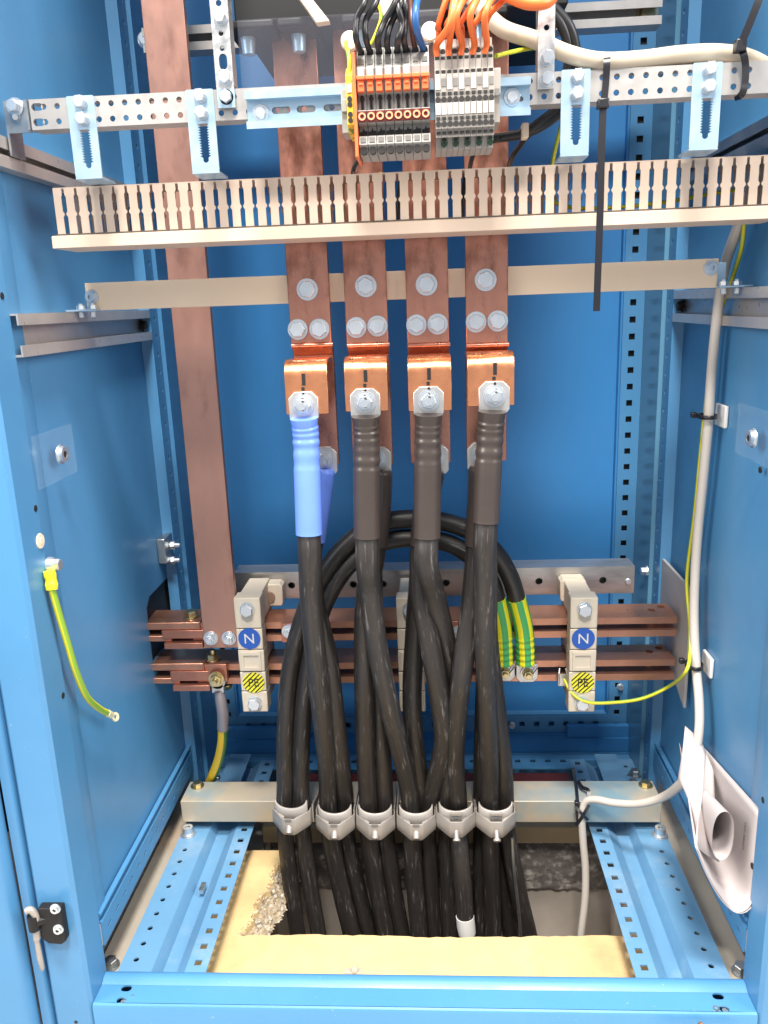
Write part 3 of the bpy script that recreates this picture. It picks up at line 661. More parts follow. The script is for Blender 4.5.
# three level terminal blocks
pxc = A(435, 100, YBL).x; pxd = A(494.5, 97, YBL).x; qw = (pxd-pxc)/10
def cz(py, y=None): return A(436, py, YBL if y is None else y).z
def level_block(x):
    t = thing('three_level_terminal', '', 'terminal block', (x, YRL, cz(152)), 'three level terminals')
    z = cz; o = qw
    prof = [(YRL-.004, z(150.5, YBL+.014)), (YBL+.014, z(150.5, YBL+.014)), (YBL+.012, z(138, YBL+.012)), (YBL+.004, z(137)), (YBL+.003, z(130)), (YBL, z(129)), (YBL, z(76)), (YBL+.004, z(75)), (YBL+.005, z(70)), (YBL+.010, z(69, YBL+.01)), (YBL+.012, z(48.5, YBL+.012)), (YBL+.024, z(47, YBL+.024)), (YBL+.026, z(40, YBL+.026)), (YRL-.004, z(39, YBL+.026))]
    mb = MB().prism(prof[::-1], x+.0001, x+o-.0001, SD); part('body', mb, TERM2, t, bevel=.0003)
    xm = x+o/2; e = MB(); k = MB()
    for py, y in ((52.3, YBL+.0117), (100, YBL-.0004), (124.3, YBL-.0004)): e.cyl((xm, y-.0003, z(py, y)), (xm, y+.002, z(py, y)), .0022, n=14)
    for py, y in ((58.6, YBL+.011), (72.2, YBL+.0045), (94, YBL-.0004), (118.8, YBL-.0004), (133.6, YBL+.003)): e.box(xm-.0017, xm+.0017, y-.0004, y+.002, z(py+1.5, y), z(py-1.5, y))
    part('wire_entry', e, DARK, t)
    mb = MB().box(x+.0006, x+o-.0006, YBL-.0009, YBL+.0005, z(115), z(103.8)); part('marker', mb, WHITEL, t)
    return t
ord_ = ['first', 'second', 'third', 'fourth', 'fifth', 'sixth', 'seventh', 'eighth', 'ninth', 'tenth']
ll = ['three level terminal at the left end of its row, orange wire on top', 'second three level terminal of the row, no white upper marker', 'third three level terminal of the row, with an orange wire', 'fourth three level terminal of the row, empty top entry', 'fifth three level terminal of the row, with an orange wire', 'sixth three level terminal of the row, empty top entry', 'seventh three level terminal of the row, with an orange wire', 'eighth three level terminal of the row, empty top entry', 'ninth three level terminal of the row, with the last orange wire', 'three level terminal against the beige end clamp']
l0 = level_block(pxc); l0['label'] = ll[0]; levels = [l0]
for i in range(1, 10): levels.append(dup(l0, (qw*i, 0, 0), ll[i]))
GREENK = mat('dark_green_entry', (.01,.04,.02), .5)
for i in range(10):
    x = pxc+qw*i; xm = x+qw/2
    if i % 2 == 0:
        mb = MB().box(x+.0004, x+qw-.0004, YBL-.0009, YBL+.0005, cz(90), cz(77.5)); part('marker', mb, WHITEL, levels[i])
    else:
        mb = MB().box(x+.0006, x+qw-.0006, YBL-.0005, YBL+.0005, cz(87), cz(79)); part('bridge_slot', mb, GREYK, levels[i])
        mb = MB().cyl((xm, YBL+.0105, cz(144.5, YBL+.0105)), (xm, YBL+.016, cz(144.5, YBL+.0105)), .0023, n=12); mb.box(xm-.0018, xm+.0018, YBL+.0105, YBL+.014, cz(141, YBL+.0105), cz(138.8, YBL+.0105)); part('earth_entry', mb, GREENK, levels[i])
x = pxd+.0002
ec = thing('end_clamp', 'beige end clamp closing the three level terminals on the terminal rail', 'end clamp', (x, YRL, cz(125)))
mb = MB().prism([(YRL-.003, cz(122)), (YBL+.014, cz(122)), (YBL+.012, cz(96)), (YBL+.009, cz(94)), (YBL+.009, cz(68)), (YBL+.016, cz(66)), (YRL-.003, cz(66))][::-1], x, x+.0056, SD); part('body', mb, TERM2, ec, bevel=.0005)
mb = MB().box(x+.001, x+.0046, YBL+.0082, YBL+.010, cz(96), cz(89)); part('screw_slot', mb, GREYK, ec)

# ================================================================= BEHIND: breaker, channel, plastic sheet
ch = thing('upper_channel', 'pale steel channel crossing behind the copper bars at the top edge', 'steel channel', (0, .10, 1.05))
xa, xb = A(142, 35, .10).x, A(662, 15, .10).x; z1 = A(400, 13, .10).z; z0 = A(400, 38.5, .10).z
mb = MB(); 
for za, zb_ in ((z0, z0+.0095), (z1-.0095, z1)):
    mb.box(xa, xb, .10, .102, za, zb_); mb.box(xa, xb, .1022, .125, (za if za == z0 else zb_-.002), (za+.002 if za == z0 else zb_))
mb.box(xa, xb, .125, .127, z0, z1)
part('profile', mb, PERF, ch)
mb = MB().hexbolt(A(647, 12, .125), (0,-1,0), .010, .007); part('bolt', mb, BRASS, ch)
mb = MB().hexbolt(A(146, 40, .125), (0,-1,0), .008, .007); part('bolt', mb, BOLT, ch)
bk = thing('circuit_breaker', 'black underside of the circuit breaker above the copper bars', 'circuit breaker', (0, -.09, 1.0))
zb_ = A(380, 20, -.15).z
mb = MB().box(-.150, .165, -.150, .05, zb_+.004, 1.35)
for x0_, x1_ in ((-.158, -.112), (-.108, -.072), (-.047, -.006), (.012, .05), (.066, .108)): mb.box(x0_, x1_, -.158, -.075, zb_-.003, zb_+.0045)
part('housing', mb, BLACKP, bk, bevel=.002)
for x_ in (-.142, -.092, -.03, .03, .085):
    mb = MB().cyl((x_, -.13, zb_-.0032), (x_, -.13, zb_-.018), .0075, .006, 12); part('terminal_stud', mb, ZINC, bk)
mb = MB()
for q0, q1, q2, q3 in (((299,0),(311,0),(331,25),(318,27)),):
    pl = [A(*q, -.16) for q in (q0, q1, q2, q3)]; mb.prism([(p.x, p.z) for p in pl], 0, .012, fr(-.16))
solo('insulating_barrier', mb, CREAM, 'cream slanted plastic barrier hanging under the breaker', 'barrier', bevel=.0006)
pl = [A(*q, -.15) for q in ((378,0),(398,0),(397,22),(386,26))]
mb = MB().prism([(p.x, p.z) for p in pl], 0, .01, fr(-.15)); solo('insulating_barrier', mb, CREAM, 'cream plastic barrier half hidden by the black wires', 'barrier', bevel=.0006)
mb = MB().box(A(240, 60, -.175).x, A(441, 60, -.175).x, -.176, -.1735, ZBOT+.01, A(330, 15, -.175).z)
solo('plastic_sheet', mb, SHEET, 'hazy clear plastic sheet standing behind the terminal rail', 'plastic sheet')
mb = MB(); p = A(350, 42, -.18); mb.cyl(p, p+V((0,-.006,0)), .0085, .008, 20); solo('plastic_rivet', mb, CREAM, 'cream round rivet on the plastic sheet above the earth terminal', 'rivet', bevel=.001)
mb = MB(); p = A(430, 33, -.18); mb.cyl(p, p+V((0,-.006,0)), .0085, .008, 20); solo('plastic_rivet', mb, CREAM, 'cream round rivet behind the wires between the two terminal rows', 'rivet', bevel=.001)

# side support channels: a lower and an upper one on each side wall
def side_channel(s, za, zb_, y0, label, m):
    t = thing('side_channel', label, 'steel channel', (s*.35, -.03, zb_), 'steel channels on the side walls')
    mb = MB(); xo = s*.3705; xin = s*.3568
    for z, zz in ((za-.0108, za), (zb_, zb_+.0108)):
        mb.box(*sorted((xin, xin+s*.0018)), y0, .1305, z, zz)
    mb.box(*sorted((xin+s*.002, xo)), y0, .1305, za-.0018, za); mb.box(*sorted((xin+s*.002, xo)), y0, .1305, zb_, zb_+.0018)
    mb.box(*sorted((xo-s*.0018, xo)), y0, .1305, zb_+.002, za-.002)
    part('profile', mb, m, t)
    if za < .85:
        mb = MB().hexbolt((s*.366, .118, (za+zb_)/2), (-s, 0, 0), .006, .006); part('bolt', mb, BLACKP, t)
    return t
zl1 = AX(95, 311.5, -.357).z; zl0 = AX(33, 356, -.357).z
side_channel(-1, zl1, zl0, -.2425, 'lower steel channel on the left wall under the cream bar', RAILST)
side_channel(1, zl1, zl0, -.2425, 'lower steel channel on the right wall beside the grey cable', RAILST)
zu1 = AX(8, 138, -.357).z; zu0 = AX(8, 166, -.357).z
side_channel(-1, zu1+.0, zu0-.002, -.2425, 'upper steel channel on the left wall below the perforated rail end', RAILST)
side_channel(1, zu1+.0, zu0-.002, -.2425, 'upper steel channel on the right wall below the perforated rail end', GALVD)

# ================================================================= WIRES AT THE TOP
def wire(pts, r, m, label, cat='wire', group=None, n=10, name='wire'):
    return solo(name, MB().tube(pts, r, n), m, label, cat, group, ang=80)
def ex(i): return pxa+pw*(i+.5)
ZE = bz(51.5, YBL+.016)
tops = [((365,0),(357,18),(356,38)), ((377,0),(366,20),(366,38)), ((397,-3),(384,22),(378,38)), ((402,0),(391,24),(387,40)), ((398,5),(402,24),(398,40)), ((405,0),(406,20),(404,38))]
bl = ['black wire into the first fuse terminal, beside the orange end plate', 'black wire into the second fuse terminal', 'black wire slanting into the third fuse terminal', 'black wire crossing into the fourth fuse terminal', 'black wire into the fifth fuse terminal', 'black wire just left of the brown wire']
for i, tp3 in enumerate(tops):
    p = V((ex(i), YBL+.018, ZE)); c = [A(*q, YBL-.004+.004*(i % 2)) for q in tp3]
    wire([c[0]+V((0,.03,.03)), c[0], c[1], c[2], p], .0026, WIREBK, bl[i], group='black wires into the fuse terminals')
p = V((ex(6), YBL+.018, ZE)); wire([A(410,-4,-.24), A(411,10,-.262), A(412,30,-.266), p], .0023, WIREBR, 'brown wire into the fuse terminals, left of the blue wire')
p = V((ex(7), YBL+.018, ZE)); wire([A(419,-5,-.25), A(416,8,-.275), A(416,26,-.276), A(420,40,-.266), p], .0029, WIREBL, 'blue wire into the last fuse terminal')
wire([A(378,2,-.20), A(381,18,-.2), A(373,40,-.2), A(366,50,-.2)], .0015, GYWIRE, 'thin yellow wire crossing behind the black wires')
wire([V((x-.0090+.0118-.0, YBL+.010, bz(70))) if False else V((pxa-.0063, YBL+.008, bz(72))), A(349,58,-.262), A(346.5,47,-.25), A(346,42,-.2)], .0018, GYWIRE, 'short yellow green wire into the earth terminal')
def cx(i): return pxc+qw*(i+.5)
ol = ['orange wire bending into the leftmost three level terminal', 'orange wire into the third three level terminal', 'orange wire into the fifth three level terminal', 'orange wire into the seventh three level terminal', 'orange wire into the ninth three level terminal']
for k, (a, b) in enumerate((((456,0),(450,28)), ((463,0),(455,16)), ((476,2),(470,20)), ((490,0),(484,20)), ((503,2),(487,14)))):
    p = V((cx(2*k), YBL+.013, cz(52)))
    if k == 4: a, b = (491,0), (484.5,18)
    if k == 3: a, b = (477,0), (470,18)
    if k == 2: a, b = (463,0), (456,20)
    if k == 1: a, b = (458,-4), (452,24)
    if k == 0: a, b = (455,-2), (449,26)
    wire([A(a[0]+10, a[1]-14, -.25), A(*a, -.278), A(*b, -.284), p+V((.0005*k, -.003, .008)), p], .0028, ORANGEW, ol[k], group='orange wires into the front of the terminals')
o2 = ['orange wire behind, at the left end of the rear row', 'orange wire behind, second in the rear row', 'orange wire behind, in the middle of the rear row', 'orange wire behind, fourth in the rear row', 'orange wire behind, nearest to the cream cable']
for k, (a, b) in enumerate((((447,-2),(438,26)), ((461,4),(447,24)), ((476,0),(461,22)), ((489,4),(476,22)), ((502,2),(490,14)))):
    p = V((cx(2*k)+.002, YBL+.031, cz(40, YBL+.031)))
    wire([A(a[0]+9, a[1]-10, -.235), A(*a, -.252), A(*b, -.25), p+V((0, 0, .008)), p+V((0,0,-.004))], .0025, ORANGEW, o2[k], group='orange wires into the back of the terminals')
wire([A(497,-10,-.26), A(512,-2,-.27), A(530,4,-.272), A(548,2,-.268), A(556,-8,-.25)], .0046, ORANGEW, 'thick orange wire looping over at the top edge', name='wire')
wire([A(505,-9,-.255), A(520,-2,-.262), A(538,0,-.262), A(552,-7,-.25)], .0042, ORANGEW, 'orange wire loop just above the thick orange loop', name='wire')
for k, (d, lb) in enumerate(((0, 'black cable curving down behind the cream cable, outer one'), (7, 'black cable curving down behind the cream cable, inner one'))):
    wire([A(536-d,-6,-.20), A(556-d,10,-.2), A(570-d,28,-.2), A(576-d,52,-.195), A(575-d*1.2,75,-.19), A(566-d,105,-.185), A(545-d,124,-.18), A(522,134,-.175), A(496,138,-.17), A(482,141,-.165)], .0045, WIREBK, lb)
wire([A(560,112,-.178), A(545,126,-.172), A(528,136,-.17), A(520,146,-.16), A(512,158,-.15), A(508,175,-.13), A(510,200,-.13)], .0026, WIREBK, 'thin black wire dropping from the clip into the trunking')
wire([A(500,138,-.176), A(484,146,-.17), A(474,154,-.165), A(470,168,-.16), A(470,185,-.155)], .0022, WIREBK, 'thin black wire curving down right of the grey terminals')
wire([A(392,150,-.2), A(370,154,-.17), A(356,164,-.165), A(352,180,-.16), A(352,200,-.16)], .0022, WIREBK, 'thin black wire curving into the trunking under the fuse terminals')
mb = MB(); p = A(524.5,132.5,-.18); mb.box(p.x-.003, p.x+.003, p.y-.009, p.y+.006, p.z-.006, p.z+.007); solo('cable_clip', mb, CREAM, 'small white clip round the black cables beside the terminals', 'cable clip', bevel=.001)
wire([A(496,56,-.245), A(512,52,-.22), A(535,48,-.2), A(556,50,-.19), A(571,66,-.185), A(569,95,-.178), A(560,130,-.172), A(553,160,-.165), A(550,185,-.16)], .0019, GYWIRE, 'yellow green wire passing behind the cream cable and down past the bracket')
wire([A(548,200,-.158), A(575,208,-.158), A(620,207,-.158), A(660,203,-.155), A(700,196,-.15), A(735,190,-.147)], .0019, GYWIRE, 'yellow green wire lying inside the trunking')
for px, m, lb in ((352, WIREBR, 'brown wire inside the trunking under the earth terminal'), (378, mat('ochre_wire_insulation', (.45,.25,.03), .45), 'ochre wire inside the trunking under the fuse terminals'), (399, WIREBK, 'black wire inside the trunking under the blue wire terminal'), (430, WIREBK, 'black wire inside the trunking between the terminal rows'), (444, mat('amber_wire_insulation', (.55,.30,.02), .45), 'amber wire inside the trunking under the three level terminals'), (463, WIREBK, 'black wire standing in the trunking left of the bracket')):
    wire([A(px+3,172,-.165), A(px,195,-.162), A(px-2,222,-.165), A(px-6,232,-.16)], .0022, m, lb)
# cream cable along the rail
wire([A(470,-6,-.19), A(488,16,-.20), A(505,30,-.205), A(535,40,-.212), A(568,54,-.217), A(600,61,-.218), A(640,59.5,-.216), A(680,54.5,-.214), A(718,53,-.212), A(748,58,-.205), A(775,72,-.19)], .0072, CREAMC, 'thick cream cable lying along the top of the perforated rail', 'cable', name='cable', n=16)
wire([A(600,65,-.21), A(650,62,-.208), A(700,59,-.206), A(745,62,-.2), A(775,74,-.185)], .0045, CREAMC, 'thinner cream cable lying just behind the thick cream cable', 'cable', name='cable', n=14)
# cable ties
def tiebar(pts, w, t, m=TIE):
    mb = MB(); P = catmull(pts, 8); rows = []
    for i, p in enumerate(P):
        T = (P[min(i+1,len(P)-1)]-P[max(i-1,0)]).normalized(); vw = (CAM-p).normalized(); sx = T.cross(vw).normalized(); nn = sx.cross(T)
        rows.append([p+sx*w-nn*t, p+sx*w+nn*t, p-sx*w+nn*t, p-sx*w-nn*t, p+sx*w-nn*t])
    mb.grid(rows); mb.add([rows[0][k] for k in range(4)], [(0,1,2,3)]); mb.add([rows[-1][k] for k in range(4)], [(3,2,1,0)]); return mb
tt = thing('cable_tie', 'black cable tie with a very long tail hanging down in front of the trunking', 'cable tie', A(599, 310, -.232))
mb = tiebar([A(607,58,-.212), A(607,60,-.228), A(606,80,-.2275), A(604,102,-.2275)], .0029, .0007); part('loop', mb, TIE, tt)
p = A(603,104.5,-.230); mb = MB().box(p.x-.0048, p.x+.0048, p.y-.004, p.y+.005, p.z-.0035, p.z+.0045); part('head', mb, TIE, tt, bevel=.001)
mb = tiebar([A(603,106,-.231), A(601.5,150,-.232), A(600,215,-.231), A(598,270,-.226), A(596.5,311,-.22)], .0031, .0007); part('tail', mb, TIE, tt)
tt = thing('cable_tie', 'black cable tie looped round the rail and cream cables at the right, tail pointing up', 'cable tie', A(742, 98, -.23))
mb = tiebar([A(741,46,-.205), A(743,52,-.228), A(745.5,65,-.2275), A(745,82,-.2275), A(742,94,-.226), A(735,97.5,-.21)], .0029, .0007); part('loop', mb, TIE, tt)
p = A(740,46,-.228); mb = MB().box(p.x-.0045, p.x+.0045, p.y-.004, p.y+.005, p.z-.005, p.z+.005); part('head', mb, TIE, tt, bevel=.001)
mb = tiebar([A(741,44,-.231), A(749,25,-.234), A(757,5,-.236), A(763,-12,-.236)], .0031, .0007); part('tail', mb, TIE, tt)
# ================================================================= COPPER BARS
# cream insulating bar on brackets
YC = -.104
zc0, zc1 = A(88, 311, YC).z, A(88, 283, YC).z
cb = thing('insulating_bar', 'cream insulating bar crossing behind the four copper bars', 'insulating bar', (0, YC, zc0))
xa, xb = A(86, 297, YC).x, A(718.5, 268, YC).x
mb = MB().box(xa, xb, YC, YC+.010, zc0, zc1); part('bar', mb, CREAM, cb, bevel=.0007)
for q in ((92, 297), (710.5, 268)):
    mb = MB(); p = A(*q, YC); mb.cyl(p, p+V((0,-.0014,0)), .0078, .0075, 22); mb.socket(p+V((0,-.001,0)), (0,-1,0), .0052, .005); part('screw', mb, BOLT, cb)
for s in (-1, 1):
    t = thing('corner_bracket', 'small zinc angle joining the cream bar to the %s wall channel' % ('left' if s < 0 else 'right'), 'bracket', (s*.34, YC, zl1), 'zinc angles under the cream bar')
    mb = MB().box(*sorted((s*.332, s*.3655)), YC-.014, YC+.02, zl1+.0004, zl1+.0024); mb.box(*sorted((s*.328, s*.345)), YC+.0102, YC+.0122, zl1+.0026, zc1-.004); part('angle', mb, ZINC, t, bevel=.0004)
    for x_, y_ in ((.3375, YC-.008), (.3515, YC-.006)):
        mb = MB().cyl((s*x_, y_, zl1+.0026), (s*x_, y_, zl1+.0066), .005, .0046, 6); mb.cyl((s*x_, y_, zl1+.0066), (s*x_, y_, zl1+.0086), .0025, n=10); mb.cyl((s*x_, y_, zl1-.006), (s*x_, y_, zl1-.0003), .0028, n=10); part('bolt', mb, BOLT, t)
# long neutral drop bar
YN = .019
xa = (A(140,0,YN).x+A(204,640,YN).x)/2; xb = (A(185,0,YN).x+A(237.5,640,YN).x)/2; zb_ = A(220, 648, YN).z
nd = thing('copper_drop_bar', 'tall pink copper bar dropping at the left down to the N busbars', 'copper bar', ((xa+xb)/2, YN, zb_))
mb = MB().box(xa, xb, YN, YN+.010, zb_, 1.45); part('bar', mb, DROPCU, nd, bevel=.0008)
for q in ((211, 638), (229, 638)):
    mb = MB(); p = A(*q, YN); mb.cyl(p, p+V((0,-.002,0)), .0105, .010, 22); mb.nutbolt(p+V((0,-.002,0)), (0,-1,0), .0072, .004, .0088); part('bolt', mb, BOLT, nd)
# four phase bars with joggle, bent connector and bolts
YP = -.115
bars = [(290, 331, 331.5), (346, 388, 388), (407, 449, 449), (466, 508, 508)]
specs = [
 ('copper bar leading to the blue sleeved cable lug', ((307.5, 289.5), (298, 329.5), (319.5, 329)), (284.5, 327.5, 305.5, 361, 414, 402), 465),
 ('second copper bar from the left, between the blue lug and the middle gap', ((366, 286), (356.5, 327.5), (377.5, 326)), (344.5, 387.5, 366, 358, 411, 401), 465),
 ('third copper bar from the left, with a pinkish upper bolt head', ((426.5, 284.5), (416.5, 325), (437.5, 324)), (408, 451.5, 429, 357, 410.5, 399), 463),
 ('copper bar at the right of the four, with dark fingerprints', ((485.5, 280), (476, 322), (497.5, 321)), (467.5, 514.5, 492.5, 353.5, 405.5, 395), 461)]
straps = []
for k, ((x0p, x1p, _), (lab, bolts, st, lowpy)) in enumerate(zip(bars, specs)):
    xa = A(x0p, 330, YP).x; xb = A(x1p, 330, YP).x; xm = (xa+xb)/2
    zj = A((x0p+x1p)/2, 348, YP).z; zlow = A((x0p+x1p)/2, lowpy, YP+.012).z
    t = thing('phase_busbar', lab, 'copper bar', (xm, YP, zlow), 'four vertical copper bars')
    prof = [(YP, 1.45), (YP, zj+.006), (YP+.003, zj+.001), (YP+.009, zj-.004), (YP+.012, zj-.009), (YP+.012, zlow), (YP+.022, zlow), (YP+.022, zj-.006), (YP+.019, zj-.001), (YP+.0102, zj+.006), (YP+.010, 1.45)]
    mb = MB().prism(prof, xa, xb, SD); part('bar', mb, COPPER, t, bevel=.0008, ang=30)
    # raised roll at the joggle
    mb = MB().tube([(xa+.0005, YP+.001, zj+.003), (xb+.0012, YP+.001, zj+.003)], .0026, 12, smooth=False); part('joggle_roll', mb, COPPER, t)
    for q in bolts:
        b = MB(); p = A(*q, YP); r = .0092 if q is bolts[0] else .0088
        b.hexbolt(p, (0,-1,0), r, .0075, r*1.28, .0022); part('bolt', b, BOLT, t)
    sxa, sxb, lugx, ztp, zbt, _l = st
    YS = YP-.046
    X0, X1 = A(sxa, 385, YS).x, A(sxb, 385, YS).x; ztop = A(lugx, ztp-1, YS).z; zbot = A(lugx, zbt, YS).z
    R_ = .017; o = []
    n = 8
    o = [(YS, zbot)] + [(YS+R_-R_*math.cos(math.radians(90*i/n)), ztop-R_+R_*math.sin(math.radians(90*i/n))) for i in range(n+1)]
    o += [(YP+.0118, ztop-.001), (YP+.0118, ztop-.0055)]
    o += [(YS+.004+R_-.004-(R_-.004)*math.cos(math.radians(90*i/n)), ztop-R_+(R_-.005)*math.sin(math.radians(90*i/n))+.0005) for i in range(n, -1, -1)] + [(YS+.004, zbot)]
    mb = MB().prism(o[::-1], X0, X1, SD); sp = part('bent_connector', mb, COPPERN, t, bevel=.0006, ang=40)
    straps.append((YS, xm, zlow))
# ================================================================= LOWER BUSBARS
YB0, YB1 = .030, .080
xr = A(677.5, 620, YB0).x
ZN = ((.3172, .3266), (.2986, .3080)); ZPE = ((.2552, .2646), (.2340, .2434))
names = ['upper flat copper bar of the N pair, its top face showing', 'lower flat copper bar of the N pair', 'upper flat copper bar of the PE pair, its top face showing', 'lower flat copper bar of the PE pair']
for i, (z0, z1) in enumerate(ZN+ZPE):
    t = thing('horizontal_busbar', names[i], 'copper busbar', (0, YB0, z0), 'horizontal copper busbars')
    mb = MB().plate(rect(-.31, xr, YB0, YB1), [circ(xr-.028, YB0+.026, .0052), circ(xr-.012, YB0+.038, .0052), circ(xr-.060, YB0+.028, .0014, 8)], z1-z0, tp(z0)); part('bar', mb, COPPERB, t, bevel=.0007)
# splice pieces and the bars that run on into the neighbouring cabinet
def px_x(px, py): return A(px, py, YB0).x
yo = YB0-.002
for nm, zz, lab in (('N', ZN, 'N'), ('PE', ZPE, 'PE')):
    dz = zz[0][0]-ZN[0][0]
    xe = px_x(203 if nm == 'N' else 206, 640); xs = px_x(164 if nm == 'N' else 168, 640)
    for k, (z0, z1) in enumerate(((zz[0][0]+.002, zz[0][1]+.003), (zz[1][0]+.003, zz[1][1]+.002))):
        t = thing('linking_busbar', ('upper' if k == 0 else 'lower')+' copper link of the %s busbars running out through the left wall' % nm, 'copper busbar', (-.40, YB0, z0), 'copper links through the left wall')
        mb = MB().box(-.47, px_x(202, 640)-(.001 if k else -.0), YB0-.004, YB1-.004, z0, z1) if k == 0 else MB().box(-.47, xs+.012, YB0-.004, YB1-.004, z0, z1)
        part('bar', mb, COPPERB, t, bevel=.0008)
    t = thing('splice_plate', 'thick copper splice plate joining the %s busbars left of the holder' % nm, 'splice plate', (xs, YB0-.012, zz[1][0]), 'copper splice plates')
    mb = MB().box(xs, xe+.004, YB0-.0062, YB1-.02, zz[1][0]+.008, zz[0][0]+.0016); part('plate', mb, SPLATE, t, bevel=.0006)
    mb = MB().box(xs+.003, xe+.002, YB0-.010, YB1-.02, zz[1][0]-.006, zz[1][0]+.0026); part('plate', mb, SPLATE, t, bevel=.0006)
    ztop_ = zz[0][1]+.0035
    for (x_, y_) in (((-.315, .048), (-.282, .060)) if nm == 'N' else ((-.287, .04),)):
        b = MB()
        if nm == 'N': b.hexbolt((x_, y_, ztop_), (0,0,1), .0095, .007, .0115)
        else: b.nutbolt((x_, y_, ztop_), (0,0,1), .0085, .006, .0110)
        part('bolt', b, BRASS, t)
    for x_ in ((-.312, -.300) if nm == 'N' else (-.272,)):
        b = MB().hexbolt((x_, .045, zz[1][0]-.0062), (0,0,-1), .0075, .006); part('bolt', b, BRASS, t)
# black cover behind the cut-out
mb = MB().box(-.40, -.376, .02, .17, .255, .37); 
# steel rail behind
YSR = .10
xa, xb = A(235, 590, YSR).x, A(634.5, 575, YSR).x; z1 = A(633.5, 566, YSR).z; z0 = A(633.5, 593, YSR).z
sr = thing('busbar_support_rail', 'dull galvanised steel rail behind the busbar holders', 'steel rail', (0, YSR, z0))
hs = [circ(A(px, 577.5, YSR).x, (z0+z1)/2-.0005, .0052) for px in (291, 353, 383, 446, 539, 603)]
mb = MB().plate(rect(xa, xb, z0, z1), hs, .003, fr(YSR+.003)); mb.box(xa, xb, YSR+.0032, YSR+.034, z1-.003, z1-.0001); mb.box(xa, xb, YSR+.0032, YSR+.034, z0+.0001, z0+.003); mb.box(xa, xb, YSR+.034, YSR+.036, z0, z1)
part('profile', mb, mat('worn_grey_steel', (.50,.49,.48), .36, .9, var=.2, vs=16, col2=(.30,.29,.29), s2=18, lo=.5, hi=.7, rv=.1, stretch=(.35,1,1)), sr, bevel=.0008)
mb = MB(); p = A(628, 581.5, YSR); mb.cyl(p, p+V((0,-.003,0)), .0048, .0035, 16); part('rivet', mb, BOLT, sr)
# holders
YH = .004
def holder(pxm, label, marks=True):
    zt_ = A(pxm, 598, YH).z; zb2 = A(pxm, 712, YH).z; xm = A(pxm, 655, YH).x; w = .0178
    t = thing('busbar_holder', label, 'busbar holder', (xm, YH, zb2), 'beige busbar holders')
    z = lambda py: A(pxm, py, YH).z
    mb = MB()
    for a, b in ((z(628.5), zt_), (z(649.5), z(629.2)), (z(671.5), z(650.2)), (z(691), z(672.2)), (zb2, z(691.7))):
        mb.box(xm-w, xm+w, YH, YB0-.001, a, b)
    mb.box(xm-w+.003, xm+w-.003, YB0-.0012, YB1+.012, .2672, .2965); mb.box(xm-w+.003, xm+w-.003, YB0-.0012, YB1+.012, zb2+.004, .2325); mb.box(xm-w+.003, xm+w-.003, YB0-.0012, YB1+.012, .3282, zt_-.002)
    mb.box(xm-w+.003, xm+w-.003, YB1+.0025, YB1+.0125, .2326, .328)
    body = part('body', mb, INSUL, t, bevel=.0014)
    mb = MB().box(xm-.0125, xm+.0125, YH-.0012, YH-.0002, z(669), z(653)); mb2_ = MB().box(xm-.0105, xm+.0105, YH-.0014, YH-.001, z(667), z(655))
    mb = MB().plate(rect(xm-.0135, xm+.0135, z(670), z(652)), [rect(xm-.0102, xm+.0102, z(667), z(655))], .002, fr(YH)); part('window_frame', mb, INSUL, t)
    for py in (609, 702.5):
        b = MB().hexbolt((xm, YH, z(py)), (0,-1,0), .0092, .0072, .0102, .0015); part('bolt', b, BOLT, t)
    # rear ear on the steel rail
    ear = MB(); xe = xm+(.016 if pxm < 500 else -.003); ear.prism([(xe-.015, .333), (xe+.017, .333), (xe+.019, .338), (xe+.019, .362), (xe+.015, .366), (xe-.013, .366), (xe-.017, .362), (xe-.017, .338)], 0, .024, fr(YSR-.0005))
    if marks or True: part('rear_ear', ear, INSUL, t, bevel=.0015)
    b = MB().cyl((xe, YSR-.0246, .347), (xe, YSR-.0278, .347), .0085, .0078, 20); part('ear_bolt', b, mat('rusty_bolt', (.38,.27,.2), .5, .6), t)
    if marks:
        p = V((xm-.0003, YH-.0002, z(638.5))); d = MB().cyl(p, p+V((0,-.0007,0)), .0152, n=36); n_ = part('marker_disc', d, NBLUE, t)
        tx = MB().text('N', .0205, Matrix.Translation((p.x, YH-.0012, p.z-.0006)) @ FR, .00015); part('letter', tx, WHITEL, n_)
        p = V((xm+.0006, YH-.0002, z(682.5))); d = MB().cyl(p, p+V((0,-.0007,0)), .0152, n=36); n_ = part('marker_disc', d, HATCH, t)
        tx = MB().text('PE', .0170, Matrix.Translation((p.x, YH-.0012, p.z-.0004)) @ FR, .00015, .9); part('letter', tx, PEN, n_)
    return t
holder(251, 'beige holder with N and PE discs beside the tall pink copper bar')
holder(411, 'beige holder without discs half hidden behind the black cables', False)
holder(583, 'beige holder with N and PE discs on the right, by the thin earth wire')
# pressed-on parts of the busbars
def lugplate(mb, c, w, zt_, zb2, y, t_=.004, ch=.006, hole=None):
    mb.prism([(c-w, zb2), (c+w, zb2), (c+w, zt_-ch), (c+w-ch, zt_), (c-w+ch, zt_), (c-w, zt_-ch)], 0, t_, fr(y))
